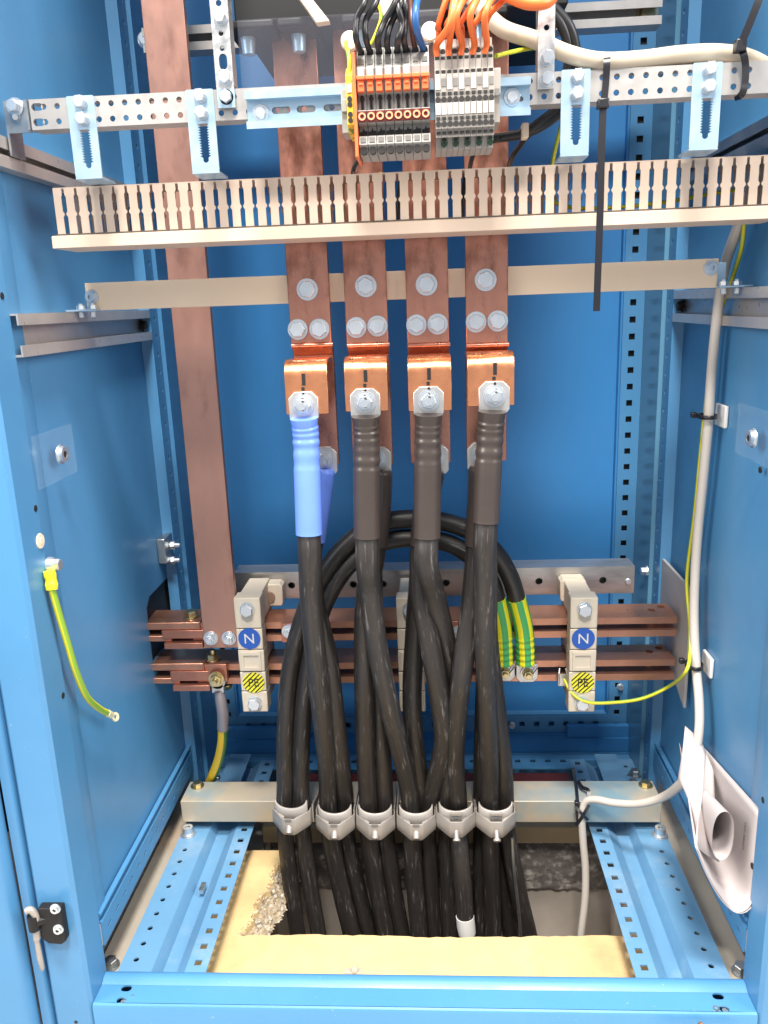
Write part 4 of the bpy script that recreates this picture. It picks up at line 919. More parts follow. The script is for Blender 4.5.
# connection block and big earth cable at lower left
p = A(218, 679, YB0-.010)
t = thing('earth_connection_block', 'small copper connection block with a yellow bolt at the left end of the PE busbars', 'connection block', (p.x, YB0, .225))
mb = MB().box(A(208,670,YB0-.01).x, A(226.5,670,YB0-.01).x, YB0-.010, YB0-.0002, A(218,682,YB0-.01).z, A(218,664.5,YB0-.01).z); part('block', mb, SPLATE, t, bevel=.0006)
mb = MB().nutbolt(A(216.5, 679, YB0-.0155), (0,-1,0), .0085, .007, .0115); part('bolt', mb, BRASS, t)
t = thing('earth_cable', 'thick yellow green earth cable from the PE busbar down to the cabinet floor', 'earth cable', A(214, 775, .10))
mb = MB(); c = A(218, 684, YB0-.0105); mb.cyl(c+V((0,0,.005)), c+V((0,-.004,.005)), .0115, n=22); mb.box(c.x-.0085, c.x+.0085, c.y-.004, c.y, c.z-.012, c.z+.004); part('lug', mb, TIN, t, bevel=.0008)
pth = [A(219,690,.019), A(221,702,.022), A(223,715,.028), A(223,728,.036)]
mb = MB().tube(pth, [.0070,.0082,.0086,.0086], 14); part('heat_shrink_sleeve', mb, SHRCLR, t)
mb = MB().tube([A(222.5,712,.027), A(223,728,.036), A(222,745,.048), A(218,762,.065), A(212,777,.085), A(207,790,.105)], .0074, 16); part('sheath', mb, GYBIG, t)
# nuts seen on the front of the N bars
for q, lb in (((290,629.5),'bolt in the N busbar just left of the cables'), ((458,631),'nut in the N busbar between the cables')):
    t = thing('busbar_bolt', lb, 'bolt', A(*q, YB0))
    p = A(*q, YB0); mb = MB().box(p.x-.011, p.x+.011, YB0-.0062, YB0-.0002, .2990, .3265); part('copper_spacer', mb, SPLATE, t, bevel=.0006)
    mb = MB().nutbolt(p+V((0,-.0064,0)), (0,-1,0), .0078, .005, .0105); part('bolt_head', mb, BOLT, t)
# grey cover plate on the right wall behind the busbar ends
P4 = [AX(661,564,.3635), AX(669,565,.3635), AX(693,592,.3635), AX(692,600,.3635), AX(687,720,.3635), AX(683,719,.3635), AX(661,640,.3635)]
q0 = AX(664,566,.366); q1 = AX(686,719,.366)
mb = MB().prism([(.150, .36), (.142, .372), (.0, .372), (-.02, .36), (-.02, .205), (.01, .2), (.15, .30)][::-1], 0, .004, sd(.362))
mb = MB().prism([(.0, .207), (.135, .262), (.137, .372), (.131, .376), (.0, .376)][::-1], 0, .004, sd(.3605))
solo('cover_plate', mb, GREYPL, 'grey plastic cover plate on the right wall beyond the busbar ends', 'cover plate', bevel=.0008)
# bolts through the rear left post (spacer block)
t = thing('spacer_block', 'dark spacer block with two long bolts on the left rear post', 'spacer block', (-.352, .16, .40))
z0, z1 = AX(163, 541, -.3575).z, AX(163, 568, -.3575).z
mb = MB().box(-.3705, -.3585, .095, .131, z1, z0); part('block', mb, GALVD, t, bevel=.001)
for py in (545.5, 560.5):
    c = A(160, py, .118); d_ = V((1, 0, 0)); mb = MB().cyl(c-d_*.002, c+d_*.030, .0034, n=12); mb.cyl(c-d_*.001, c+d_*.0045, .0062, n=6); mb.cyl(c+d_*.0165, c+d_*.0225, .0064, n=6); part('bolt', mb, BOLT, t)
mb = MB().hexbolt((.3505, .17, AX(655, 580, .351).z), (-1,0,0), .006, .008); solo('post_bolt', mb, BOLT, 'small bolt in the right rear post above the grey cover plate', 'bolt')
# side wall pieces: acrylic tabs with nuts
def tab(s, q, nutq, label):
    X = s*(XI-.0006); P = [AX(*p, X) for p in q]
    y0, y1 = min(p.y for p in P), max(p.y for p in P); z0, z1 = (P[0].z+P[1].z)/2, (P[2].z+P[3].z)/2
    t = thing('clear_cover_tab', label, 'plastic tab', (X, (y0+y1)/2, min(z0, z1)), 'clear plastic tabs on the side walls')
    mb = MB().box(*sorted((X-s*.0004, X-s*.0034)), y0, y1, min(z0,z1), max(z0,z1)); part('tab', mb, ACRYL, t, bevel=.0004)
    n_ = AX(*nutq, X); b = MB(); d = V((-s,0,0)); p0 = V((X-s*.0036, n_.y, n_.z))
    b.cyl(p0, p0+d*.0015, .0105, .0102, 22); b.ring(p0+d*.0015, d, .004, .0085, .004, 18); b.cyl(p0+d*.001, p0+d*.0045, .0042, n=14); part('nut', b, BOLT, t)
    b = MB().cyl(p0+d*.0046, p0+d*.0052, .0034, n=12); part('bolt_hole', b, DARK, t)
tab(-1, ((29,430),(69,430),(37,480),(76,480)), (57,454.5), 'clear plastic tab with a nut on the left wall above the dangling earth strap')
tab(1, ((741,411),(790,408),(740,465),(790,464)), (757,438), 'clear plastic tab with a nut on the right wall beside the grey cable')
# dangling earth strap at left
X = -XI
t = thing('earth_strap', 'short yellow green earth strap dangling from a bolt on the left post', 'earth strap', AX(115, 718, -.345))
p = AX(48.5, 565, X); mb = MB(); mb.cyl(p+V((0.0002,0,0)), p+V((.005,0,0)), .0085, .008, 20); mb.hexbolt(p+V((.005,0,0)), (1,0,0), .0065, .006, .0078); part('bolt', mb, BOLT, t)
mb = MB().box(p.x+.0034, p.x+.0048, p.y-.0045, p.y+.0045, p.z-.015, p.z+.004); part('ring_terminal', mb, TIN, t)
sl = [AX(49,571,X+.006), AX(51,580,X+.007), AX(52,590,X+.008)]
mb = MB().tube(sl, [.0058,.0062,.0055,.0064,.0056], 14); part('crimp_sleeve', mb, mat('yellow_crimp_sleeve', (.78,.74,.02), .4), t)
mb = MB().tube([AX(51.5,588,X+.008), AX(60,618,X+.010), AX(68,645,X+.012), AX(76,672,X+.013), AX(87,697,X+.014), AX(100,709,X+.014), AX(108,713,X+.014)], .0036, 12); part('sheath', mb, GYWIRE, t)
e = AX(112,715.5,X+.014); d = (AX(119,719,X+.014)-AX(106,712,X+.014)).normalized()
mb = MB().tube([AX(107,713,X+.014), AX(111,715,X+.014)], .0042, 12, smooth=False); mb.ring(AX(114.5,717,X+.013), (.9,-.3,.3), .0024, .0055, .002, 16); part('ring_lug', mb, mat('pale_yellow_tinned_lug', (.8,.75,.5), .4, .4), t)
# ================================================================= CROSS RAIL AND CLAMPS
cr = thing('cable_clamp_rail', 'yellowish zinc plated cross rail holding the six cable clamps', 'cross rail', (0, .021, .0))
mb = MB().box(-.351, .346, .021, .072, .015, .050); part('profile', mb, YZINC, cr, bevel=.0012)
for x_, y_ in ((-.336, .060), (.333, .060)):
    b = MB().cyl((x_, y_, .0502), (x_, y_, .0515), .0105, .0102, 22); b.cyl((x_, y_, .0515), (x_, y_, .0565), .0070, .0068, 6); part('bolt', b, BRASS, cr)
for x_ in (-.341, .343):
    b = MB().cyl((x_, .012, .0002), (x_, .012, .0022), .0115, .0112, 22); b.socket((x_, .012, .0024), (0, 0, 1), .0078, .011); part('bolt', b, BOLT, cr)
CXS = [A(px, 817, -.04).x for px in (293, 334.5, 375, 416, 456, 496)]
cl_lab = ['pale cable clamp round the two arching earth cables, leftmost of the six', 'pale cable clamp round the cable that comes from the blue sleeve', 'pale cable clamp third from the left, round the cables behind it', 'pale cable clamp where the slanting cable crosses in, fourth from the left', 'pale cable clamp above the white capped cable end', 'pale cable clamp nearest to the grey cable, rightmost of the six']
for k, xc in enumerate(CXS):
    zz = .004 if k == 0 else (-.004 if k in (1, 2, 3) else 0)
    z0 = .056+zz
    t = thing('cable_clamp', cl_lab[k], 'cable clamp', (xc, -.02, .04), 'cable clamps on the cross rail')
    tw = .10 if k == 0 else 0.0
    Rz = Matrix.Translation((xc, 0, 0)) @ Matrix.Rotation(-tw, 4, 'Z')
    for s in (-1, 1):                                       # side arms back to the rail
        P = [(-.030, z0-.008), (-.030, z0+.020), (.012, .066), (.046, .064), (.046, .0515), (.020, .0515), (.0195, .034), (.0, z0-.008)]
        mb = MB().prism(P, s*.0262-.0009, s*.0262+.0009, Matrix.Translation((xc, 0, 0)) @ SD); part('arm', mb, CLAMPM, t)
    top = [(-.0262, -.024), (-.0258, -.033), (-.0095, -.0475), (-.0070, -.0488), (.0070, -.0488), (.0095, -.0475), (.0258, -.033), (.0262, -.024)]
    dz = [.0, .0, -.0085, -.010, -.010, -.0085, .0, 0]
    rows = [[Rz @ V((x, y, z0+d*.6-.0085)) for (x, y), d in zip(top, dz)], [Rz @ V((x*1.01, y-.0012, z0+d*.5+.0015)) for (x, y), d in zip(top, dz)], [Rz @ V((x, y, z0+d*.4+.014)) for (x, y), d in zip(top, dz)]]
    mb = MB().grid(rows); part('front_band', mb, CLAMPM, t, solid=.0022, bevel=.0005, ang=28)
    rows = []
    for zz_, ex_ in ((z0-.004, 0), (z0+.008, 0), (z0+.0205, 1)):
        rows.append([Rz @ V((.0225*math.sin(a), -.0315-.0085*math.cos(a), zz_+.009*ex_*(1-math.cos(a)))) for a in [math.radians(-90+180*i/14) for i in range(15)]])
    mb = MB().grid(rows); part('pressure_saddle', mb, CLAMPM, t, solid=.002, ang=50)
    b = MB(); c0 = Rz @ V((0, -.0485, z0-.004)); d = V((0, -.75, -.66)).normalized()
    if k < 4: b.cyl(c0+V((0,.004,.004)), c0+d*.006, .0055, .0048, 16); b.ring(c0+d*.006, d, .0022, .0046, .0018, 16)
    else: b.cyl(c0+V((0,.004,.004)), c0+d*.013, .0034, .0032, 14); b.ring(c0+d*.011, d, .0018, .0050, .003, 16)
    part('screw', b, CLAMPM, t)
    mb = MB()
    for s in (-1, 1): mb.box(s*.0150-.0052, s*.0150+.0052, -.0012, .0012, -.0016, .0016, Rz @ Matrix.Translation((0, -.0470, z0+.0035)) @ Matrix.Rotation(s*.50, 4, 'Z') @ Matrix.Rotation(-s*.3, 4, 'Y'))
    part('pressed_ridge', mb, CLAMPM, t, bevel=.0006)
    mb = MB()
    if k < 4: mb.box(-.0045, .0045, -.0008, .0008, -.0016, .0016, Rz @ Matrix.Translation((0, -.0503, z0+.0085)))
    else:
        mb.box(-.0028, .0028, -.0008, .0008, -.004, .004, Rz @ Matrix.Translation((0, -.0415, z0+.013)))
        n_ = MB(); n_.box(-.0085, .0085, -.0012, .0012, -.0022, .0022, Rz @ Matrix.Translation((0, -.0425, z0+.0175))); part('slide_tab', n_, CLAMPM, t, bevel=.0005)
    part('slot', mb, GREYK, t)
# ================================================================= BIG CABLES
CRAD = .0127
SGN = V((0, 0, 0))
def lug(t, px, py, Y, wpx, top, bot, mk=True, rot=0):
    c = A(px, py, Y); k = abs(A(px+1, py, Y).x-c.x); hw = wpx/2*k; zt_ = A(px, top, Y).z; zb2 = A(px, bot, Y).z; ch = hw*.42
    mb = MB().prism([(c.x-hw, zb2+.004), (c.x-hw*.8, zb2), (c.x+hw*.8, zb2), (c.x+hw, zb2+.004), (c.x+hw, zt_-ch), (c.x+hw-ch, zt_), (c.x-hw+ch, zt_), (c.x-hw, zt_-ch)], 0, .0045, fr(Y))
    l = part('lug', mb, TIN, t, bevel=.0007)
    b = MB(); p = V((c.x, Y-.0046, c.z)); b.cyl(p, p+V((0,-.0022,0)), hw*.72, hw*.70, 24); b.nutbolt(p+V((0,-.0022,0)), (0,-1,0), hw*.52, .003, hw*.60); part('bolt', b, BOLT, l)
    if mk:
        m_ = MB(); m_.tube([V((c.x+.0004, Y-.0150, c.z-.0045)), V((c.x+.0012, Y-.0150, c.z+.003)), V((c.x+.0006, Y-.0122, c.z+.0075))], .0016, 6, smooth=False)
        zq = A(px, top, Y).z; m_.box(c.x-.0017, c.x+.0017, Y-.0004, Y+.0002, zq+.0006, zq+.0045); m_.box(c.x-.0008, c.x+.0030, Y-.0005, Y+.0002, zq+.0062, zq+.0185)
        m_.box(c.x-.0006, c.x+.0018, Y-.0052, Y-.0046, zq-.006, zq-.0005)
        part('torque_mark', m_, PEN, l)
    return l
def cable(label, sleeve, path, lugspec=None, smat=SHRBRN, group='black power cables', ribs=(), rad=CRAD, split=0, name='power_cable', capr=None):
    """path: list of (px, py, Y); the first <split> points are covered by the sleeve"""
    P = [A(*q) for q in path]
    t = thing(name, label, 'power cable', P[-1], group)
    if lugspec: lug(t, *lugspec)
    if sleeve:
        S_ = catmull([A(*q) for q in sleeve], 24); n = len(S_); rr = []
        for i in range(n):
            u = i/(n-1); r = rad*1.13
            if u < .06: r = rad*(.95+.2*u/.06)*1.0
            if ribs and ribs[0] < u < ribs[1]:
                r = rad*(1.10+(.032+.012*math.sin(u*23+path[0][0]))*math.sin((u-ribs[0])/(ribs[1]-ribs[0])*2*math.pi*(4.6+.5*math.sin(path[0][0]))-1.5+.5*math.sin(u*17+path[0][0]*.7)))
            if u < .12 and ribs: r = rad*(1.16-.08*u/.12)
            rr.append(r)
        rr[-1] = rad*1.14
        mb = MB().tube(S_, rr, 20, smooth=False); part('heat_shrink_sleeve', mb, smat, t, ang=60)
    if sleeve: e_ = A(*sleeve[-1]); P = [S_[int(n*.6)], S_[int(n*.8)], e_, e_+(e_-S_[int(n*.8)])*.9] + P[2:]
    mb = MB().tube(P, rad, 20, sub=7); part('sheath', mb, CABLE, t, ang=60); return t
def down(px, px2, Y=-.014, y0=812):
    """from the clamp into the pit"""
    k = (px2-px)
    return [(px+k*.03, y0+16, Y), (px+k*.28, 862, Y), (px+k*.62, 900, Y+.004), (px2, 937, Y+.008), (px2+k*.35, 985, Y+.012)]
YLUG = YP-.046
F = [((304, 404.5, YLUG, 29.5, 391.5, 421), (304, 418), (306, 440), (307.5, 485), (309, 534)),
     ((365.5, 401.5, YLUG, 30, 388, 418), (365.5, 416), (366.5, 440), (366.5, 485), (367, 537)),
     ((428.5, 400, YLUG, 30.5, 386, 416), (428.5, 414), (428, 440), (427.5, 485), (427, 537)),
     ((494, 395.5, YLUG, 31, 381, 412.5), (492, 411), (490, 436), (488, 475), (486, 522))]
def slv(i): return [(F[i][1][0], F[i][1][1], YLUG-.010)] + [(x, y, YLUG-.008-.003*j) for j, (x, y) in enumerate(F[i][2:])]
def startp(i): a = slv(i); return [a[2], a[3]]
Yc = -.014
cable('black power cable with a bright blue sleeve at its lug, in front', slv(0), startp(0) + [(311, 600, -.155), (316, 660, -.125), (322, 715, -.085), (327, 765, -.045), (328, 800, Yc-.004)] + down(328.5, 352, Yc-.004), F[0][0], SHRBLUE, ribs=(.12, .55))
cable('front power cable with a brown grey sleeve slanting right into the fourth clamp', slv(1), startp(1) + [(370, 590, -.155), (376, 640, -.135), (387, 695, -.10), (399, 745, -.06), (409, 792, Yc-.006)] + down(411, 419, Yc-.004), F[1][0], ribs=(.12, .55))
cable('front power cable with a brown grey sleeve bending right behind its neighbours', slv(2), startp(2) + [(435, 597, -.138), (446, 645, -.10), (452, 690, -.07), (451, 745, -.045), (447, 800, Yc+.002)] + down(447, 451, Yc+.01), F[2][0], ribs=(.12, .55))
cable('front power cable with a brown grey sleeve running straight down to the rightmost clamp', slv(3), startp(3) + [(485, 580, -.16), (485, 640, -.135), (487, 700, -.09), (489, 755, -.05), (490, 800, Yc-.004)] + down(490, 493, Yc-.002), F[3][0], ribs=(.12, .55))
# rear row of lugs on the lower bar ends
YR2 = YP+.012
def rear(px, py0, lx): return (lx, 458, YR2, 29, 445, 474)
cable('rear power cable with a darker blue sleeve, half hidden by the front blue one', [(323, 468, YR2-.008), (319, 500, YR2-.010), (313, 540, YR2-.012)], [(325, 500, YR2-.010), (323, 555, YR2-.012), (314, 600, -.105), (328, 660, -.09), (335, 715, -.065), (341, 765, -.035), (345, 800, Yc+.006)] + down(344.5, 370, Yc+.012), (323, 459, YR2, 29, 446, 474, False), SHRBLUE)
cable('rear power cable behind the second front cable, straight down to the third clamp', [(380, 470, YR2-.008), (379, 500, YR2-.010), (375, 545, YR2-.012)], [(379, 500, YR2-.010), (375, 545, YR2-.012), (366, 600, -.11), (364, 660, -.095), (365, 720, -.06), (366, 765, -.035), (368, 800, Yc-.004)] + down(367.5, 386, Yc), (377, 459, YR2, 29, 446, 474))
cable('rear power cable behind the third front cable, crossing over towards the right', [(433, 470, YR2-.008), (427, 500, YR2-.010), (422, 545, YR2-.012)], [(427, 500, YR2-.010), (421.5, 545, YR2-.012), (422, 600, -.125), (431, 650, -.12), (440, 700, -.09), (443, 745, -.055), (431, 796, Yc+.002)] + down(427, 434, Yc+.01), (434, 457, YR2, 29, 444, 473))
cable('rear power cable from behind the last front cable slanting left to the fifth clamp', [(481, 466, YR2-.008), (480, 500, YR2-.010), (477, 545, YR2-.012)], [(480, 500, YR2-.010), (477, 550, YR2-.012), (471, 610, -.12), (463, 665, -.115), (457, 715, -.08), (455, 760, -.045), (458, 800, Yc-.006)] + down(459, 467, Yc+.02), (482, 455, YR2, 30, 442, 471))
# hidden partners deeper in the bundles
cable('power cable low behind the front ones, showing left of the third clamp pair', None, [(372, 480, YR2-.016), (372, 560, -.075), (374, 640, -.06), (379, 720, -.035), (383, 770, -.02), (384.5, 800, Yc+.004)] + down(384.5, 402, Yc+.008), None)
cable('dark power cable behind the crossing ones, running down to the fourth clamp', None, [(427, 480, YR2-.016), (421, 560, -.07), (416, 620, -.055), (412, 700, -.04), (417, 760, -.02), (423, 800, Yc+.010)] + down(423, 427, Yc+.030), None)
cable('power cable showing as a thin edge right of the straight front cable', None, [(489, 480, YR2-.016), (486, 540, -.085), (486, 600, -.075), (489, 650, -.06), (496, 705, -.04), (503, 765, -.022), (505, 800, Yc+.006)] + down(505.5, 529, Yc+.006), None)
cable('power cable buried between the two rightmost clamps, seen only in the opening', None, [(487, 560, -.07), (487, 640, -.05), (484, 720, -.03), (482, 790, .0), (482, 812, .004)] + down(482, 480, .016), None)
cable('power cable buried behind the straight front cable, seen only in the opening', None, [(486, 560, -.055), (488, 650, -.03), (494, 750, -.008), (497, 800, .006)] + down(497, 511, .010), None)
cable('power cable buried behind the third clamp, seen only in the opening', None, [(368, 560, -.055), (368, 650, -.03), (372, 750, -.008), (376, 800, .006)] + down(376, 394, .018), None)
# arching earth cables
def pe(label, lugpx, sl, path, tail):
    P = [A(*q) for q in sl+path]
    t = thing('arching_earth_cable', label, 'earth cable', A(*tail[-1]), 'arching earth cables')
    x, y = lugpx; c = A(x, y, .0255); w = .0150
    mb = MB().prism([(c.x-w, c.z+.013), (c.x-w, c.z-.008), (c.x-w*.6, c.z-.014), (c.x+w*.6, c.z-.014), (c.x+w, c.z-.008), (c.x+w, c.z+.013)], 0, .004, fr(.0295)); l = part('lug', mb, TIN, t, bevel=.0008)
    b = MB(); p = V((c.x+.001, .0254, c.z)); b.cyl(p, p+V((0,-.002,0)), .0105, .0102, 24); part('washer', b, BOLT, l)
    b = MB().nutbolt(p+V((0,-.0022,0)), (0,-1,0), .0070, .004, .0082); part('bolt', b, BRASS, l)
    m_ = MB().tube([p+V((.003,-.0095,.001)), p+V((.008,-.006,.004)), p+V((.013,-.0022,.009))], .0007, 6); part('torque_mark', m_, PEN, l)
    S_ = catmull([A(*q) for q in sl], 24); n = len(S_); rr = [.0128+(.0005*math.sin(i/(n-1)*2*math.pi*9) if i/(n-1) < .5 else 0) for i in range(n)]
    mb = MB().tube(S_, rr, 20, smooth=False); part('striped_sleeve', mb, GYSLV, t, ang=60)
    mb = MB().tube([A(*q) for q in sl[1:]+path+tail], .0118, 20, sub=7); part('sheath', mb, CABLE, t, ang=60); return t
pe('outer arching black earth cable whose striped sleeve is nearer to the right holder', (527, 673), [(525.5, 663, .015), (525, 645, .013), (523, 625, .010), (516.5, 598, .004)], [(510, 577, -.002), (496, 553, -.010), (472, 532, -.018), (440, 521, -.024), (408, 519, -.028), (375, 525, -.032), (346, 546, -.036), (322, 577, -.04), (303, 618, -.04), (290, 670, -.035), (285, 730, -.028), (285, 780, -.018)], [(284.5, 805, Yc)] + down(284.5, 298, Yc))
pe('inner arching black earth cable whose striped sleeve touches the straight front cable', (504, 672), [(504, 663, .015), (503.5, 645, .013), (502, 625, .010), (496.5, 598, .004)], [(490, 580, -.002), (474, 559, -.010), (448, 543, -.018), (412, 538, -.024), (380, 543, -.028), (354, 560, -.032), (334, 585, -.036), (318, 622, -.036), (307, 675, -.032), (302, 730, -.024), (301, 780, -.016)], [(302, 805, Yc)] + down(302, 319, Yc))
# capped spare cable end and a thin grey tube in the pit
t = thing('capped_cable_end', 'short black cable end with a white cap hanging under the fifth clamp', 'cable end', A(466, 930, -.055), None)
mb = MB().tube([A(458, 826, -.022), A(460, 850, -.036), A(463, 885, -.046), A(465.5, 920, -.05)], .0122, 20); part('sheath', mb, CABLE, t, ang=60)
mb = MB().tube([A(465, 916, -.05), A(466, 926, -.051), A(467, 933, -.0515)], [.0128, .0130, .0122], 20, smooth=False); part('cap', mb, WHITEL, t, ang=50)
wire([A(512, 838, -.03), A(514, 870, -.035), A(518, 905, -.035), A(521, 940, -.03), A(523, 980, -.02)], .0022, GALVD, 'thin grey tube running down the front of the rightmost black cables', 'cable', name='cable')
# grey sheathed cable down the right wall and across the rail
XW = .352
gp = [V((.356, -.13, .86)), AX(742, 215, .352), AX(737, 230, XW), AX(726, 262, XW), AX(719, 300, XW), AX(715, 335, XW), AX(711, 380, XW), AX(708, 425, XW), AX(703, 480, XW), AX(698, 530, XW), AX(695, 575, XW), AX(694, 620, XW), AX(696, 665, XW), AX(699, 700, XW), AX(699, 730, XW-.002), AX(694, 760, XW-.008), AX(684, 780, XW-.022), A(665, 796, -.060), A(640, 803.5, -.035), A(615, 803, -.015), A(596, 799.5, .0), A(585.5, 802, .007), A(582, 815, .006), A(583, 840, .004), A(585.5, 870, .0), A(585, 900, -.005), A(581, 935, -.01), A(578, 970, -.01)]
solo('cable', MB().tube(gp, [.0056]*18+[.0052]*10, 16), GREYC, 'long light grey cable down the right wall, over the cross rail and into the pit', 'cable', ang=80)
yg = [AX(745, 218, .354), AX(741, 250, .358), AX(730, 285, .359), AX(716, 325, .358), AX(710, 370, .356), AX(704, 420, .353), AX(699, 470, .352), AX(694, 520, .352), AX(688, 565, .352), AX(687, 590, .352), AX(690, 625, .350), AX(690, 655, .345), AX(685, 673, .335), A(668, 687, .004), A(640, 699, .0), A(605, 703, -.004), A(585, 701.5, -.004), A(572, 693, .005), A(564, 679, .018)]
solo('wire', MB().tube(yg, .0024, 12), GYWIRE, 'thin yellow green earth wire beside the grey cable and across to the PE busbar', 'wire', ang=80)
t = thing('small_earth_lug', 'small tinned U shaped lug at the end of the thin earth wire', 'lug', A(563, 690, .022))
p = A(563, 677, .022); mb = MB()
mb.tube([p+V((-.0055,0,-.012)), p+V((-.0055,-.001,.006)), p+V((-.004,.004,.011))], .0013, 8, smooth=False); mb.tube([p+V((.0055,0,-.012)), p+V((.0055,-.001,.006)), p+V((.004,.004,.011))], .0013, 8, smooth=False)
mb.box(p.x-.0058, p.x+.0058, p.y+.001, p.y+.0022, p.z-.014, p.z+.004); part('fork', mb, TIN, t)
# tie mounts
for (px, py, lb, wpx) in ((707.5, 416, 'upper white tie mount strapping the grey cable and earth wire to the right wall', 11), (694.5, 664, 'lower white tie mount strapping the grey cable and earth wire, beside the busbar ends', 11)):
    c = AX(px, py, XW); t = thing('tie_mount', lb, 'tie mount', (SP, c.y, c.z), 'tie mounts on the right wall')
    mb = MB().box(.366, .3705, c.y-.016, c.y+.016, c.z-.013, c.z+.013); part('base', mb, WHITEL, t, bevel=.0015)
    mb = MB(); rr = .0105; n = 20; rows = []
    for i in range(n+1):
        a = 2*math.pi*i/n; y_ = c.y-.002+math.sin(a)*rr*1.25; x_ = XW-.001-math.cos(a)*rr*.95
        rows.append([V((x_, y_, c.z-.0024)), V((x_, y_, c.z+.0024))])
    mb.grid(rows); part('tie', mb, TIE, t, solid=.0012)
    mb = MB().box(XW-.016, XW-.0095, c.y+.006, c.y+.013, c.z-.003, c.z+.0035); part('tie_head', mb, TIE, t, bevel=.001)
# black tie on the cross rail
t = thing('cable_tie', 'black cable tie knotted round the cross rail and grey cable', 'cable tie', A(582, 826, .0))
part('loop', tiebar([A(573,768,.09), A(576,785,.055), A(577.5,800,.012), A(577,812,.009), A(578,822,.006)], .0022, .0008), TIE, t)
part('loop', tiebar([A(589,805,.004), A(585,812,.001), A(580,820,.002), A(576,825,.006)], .0022, .0008), TIE, t)
part('loop', tiebar([A(575,806,.006), A(581,813,-.002), A(588,820,.002)], .0020, .0008), TIE, t)
p = A(577,803,.008); mb = MB().box(p.x-.0035, p.x+.0035, p.y-.004, p.y+.003, p.z-.0035, p.z+.0035); part('head', mb, TIE, t, bevel=.001)
part('tail', tiebar([A(578,781,.06), A(582,787,.045), A(588,790,.035), A(589,796,.028)], .0026, .0008), TIE, t)
# folded paper hanging on the right wall
pp = thing('folded_papers', 'folded white papers curling on the right wall above the floor', 'papers', (.34, -.17, .10))
XPW = .3675
def ushape(off):
    rows = []; m = 12
    near = [V((XPW, 0, .218)), V((XPW, 0, .160)), V((.3668, 0, .108)), (V((.352, 0, .0935))), V((.333, 0, .109)), V((.314, 0, .143)), V((.300, 0, .178))]
    far = [V((XPW, 0, .186)), V((XPW, 0, .150)), V((.3672, 0, .122)), V((.362, 0, .112)), V((.352, 0, .122)), V((.345, 0, .150)), V((.340, 0, .185))]
    for j in range(m+1):
        v = j/m; y = -.247+(.187+off*4)*v
        row = [a_.lerp(b_, v)+V((-off*(1 if i < 4 else -.6), y, off*(.5 if 1 < i < 5 else 0))) for i, (a_, b_) in enumerate(zip(near, far))]
        rows.append(catmull(row, 6))
    return rows
mb = MB().grid(ushape(0)); part('sheet', mb, PAPER, pp, ang=80, solid=.0006)
mb = MB().grid(ushape(.0022)); part('sheet', mb, PAPER, pp, ang=80, solid=.0006)
mb = MB(); rows = []
c0 = A(723, 836, -.235); c1 = V((.345, -.085, .150))
for j in range(15):
    v = j/14; c = c0.lerp(c1, v); k_ = 1-.6*v
    rows.append([c+V((math.sin(2*math.pi*i/28)*.0125*k_*(1+.1*math.cos(4*math.pi*i/28)), 0, math.cos(2*math.pi*i/28)*.030*k_)) for i in range(29)])
rows.append([c1+V((0, .002, 0))]*29)
mb.grid(rows); part('rolled_sheet', mb, PAPER, pp, ang=80)
def leaf(q, depths, bow):
    rows = []
    P_ = [A(*a_, d_) for a_, d_ in zip(q, depths)]
    for j in range(11):
        v = j/10; L_ = P_[0].lerp(P_[3], v); R_2 = P_[1].lerp(P_[2], v)
        rows.append([L_.lerp(R_2, i/8)+V((bow*math.sin(math.pi*i/8), -bow*.6*math.sin(math.pi*v), 0)) for i in range(9)])
    return rows
mb = MB().grid(leaf(((695.5,845),(719,862),(713,758),(704,747)), (-.246,-.215,-.092,-.066), -.003)); part('leaf', mb, PAPER, pp, ang=80, solid=.0006)
mb = MB().grid(leaf(((678,778),(697,838),(706,752),(685,726)), (-.13,-.22,-.105,-.08), .004)); part('leaf', mb, PAPER, pp, ang=80, solid=.0006)
t0 = AX(748.5, 822, XPW); t1 = AX(750.5, 862, XPW)
M_ = Matrix.Translation(((XPW-.0012), t0.y*.5+t1.y*.5, t0.z*.5+t1.z*.5)) @ Matrix(((0,0,-1,0),(0,-1,0,0),(1,0,0,0),(0,0,0,1)))
M_ = Matrix.Translation(((XPW-.0012), t0.y*.5+t1.y*.5, t0.z*.5+t1.z*.5)) @ Matrix(((0,0,-1,0),(0,-1,0,0),(-1,0,0,0),(0,0,0,1)))
mb = MB()
zz = t0.z; RND2 = random.Random(3)
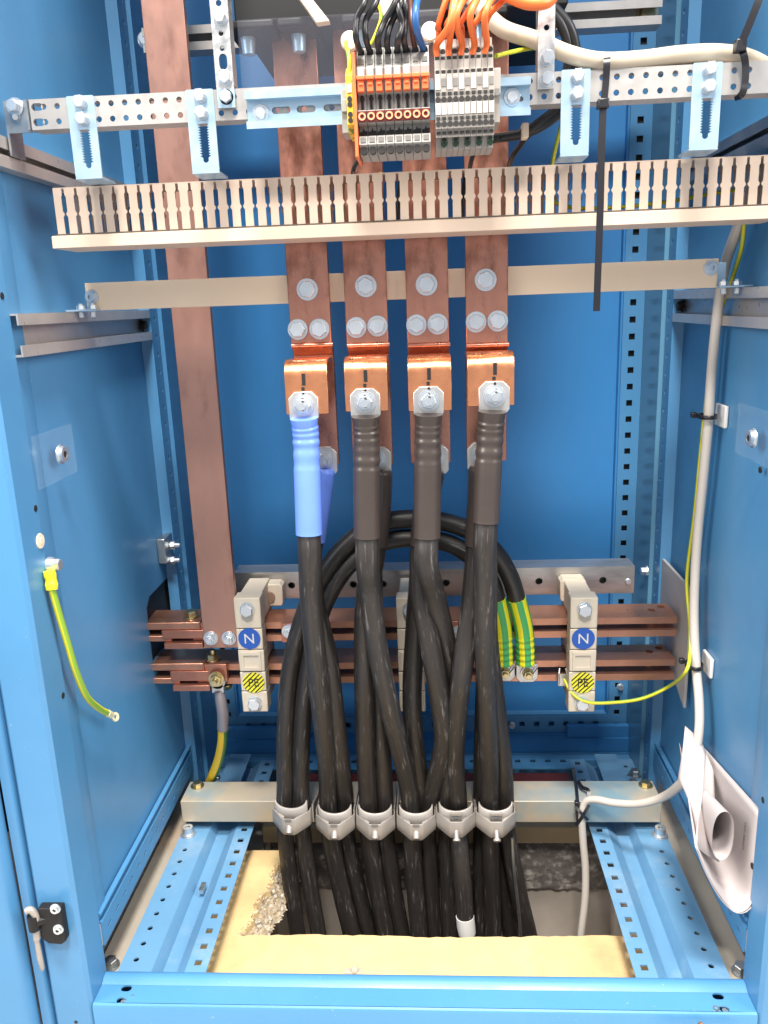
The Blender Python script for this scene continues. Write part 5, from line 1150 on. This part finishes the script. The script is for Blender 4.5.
for i in range(9):
    if i in (3,): zz -= .004; continue
    h_ = RND2.uniform(.002, .0042); mb.box(XPW-.0036, XPW-.0032, t0.y-RND2.uniform(.0012,.0024), t0.y+RND2.uniform(.0008,.002), zz-h_, zz-.0006); zz -= h_+.0012
part('printed_line', mb, INK, pp)
# ================================================================= CAMERA, LAMPS
cd = bpy.data.cameras.new('camera'); co = bpy.data.objects.new('camera', cd); COL.objects.link(co)
cd.sensor_fit = 'VERTICAL'; cd.sensor_height = 24; cd.lens = 24*FPX/1024; cd.clip_start = .01; cd.clip_end = 100
M = Matrix.Identity(4)
for i, a in enumerate((CR, CU, -CF)):
    for j in range(3): M[j][i] = a[j]
M.translation = CAM; co.matrix_world = M; S.camera = co
w = bpy.data.worlds.new('World'); S.world = w; w.use_nodes = True
w.node_tree.nodes['Background'].inputs['Color'].default_value = (.86, .92, 1.0, 1); w.node_tree.nodes['Background'].inputs['Strength'].default_value = .70
def lamp(name, loc, target, sx, sy, power, col=(1, .95, .88)):
    l = bpy.data.lights.new(name, 'AREA'); l.shape = 'RECTANGLE'; l.size = sx; l.size_y = sy; l.energy = power; l.color = col
    o = bpy.data.objects.new(name, l); COL.objects.link(o); o.location = loc
    o.rotation_euler = (V(target)-V(loc)).to_track_quat('-Z', 'Y').to_euler(); return o
lamp('ceiling_lamp', (-.12, -1.95, 3.0), (0, -.1, .3), .6, .3, 95)
lamp('ceiling_lamp', (.16, -1.05, 3.2), (0, -.1, .3), .6, .4, 150)
lamp('side_fill', (-1.8, -1.15, 1.7), (.36, -.05, .5), 1.0, 1.2, 60)  # pair of side fills added to brighten the opposite walls, no visible source
lamp('side_fill', (1.7, -1.15, 1.7), (-.36, -.05, .5), 1.0, 1.2, 52)
S.view_settings.view_transform = 'Standard'; S.view_settings.look = 'None'; S.view_settings.exposure = 0; S.view_settings.gamma = 1
S.render.engine = 'CYCLES'
S.cycles.max_bounces = 8; S.cycles.transparent_max_bounces = 8; S.cycles.use_denoising = True
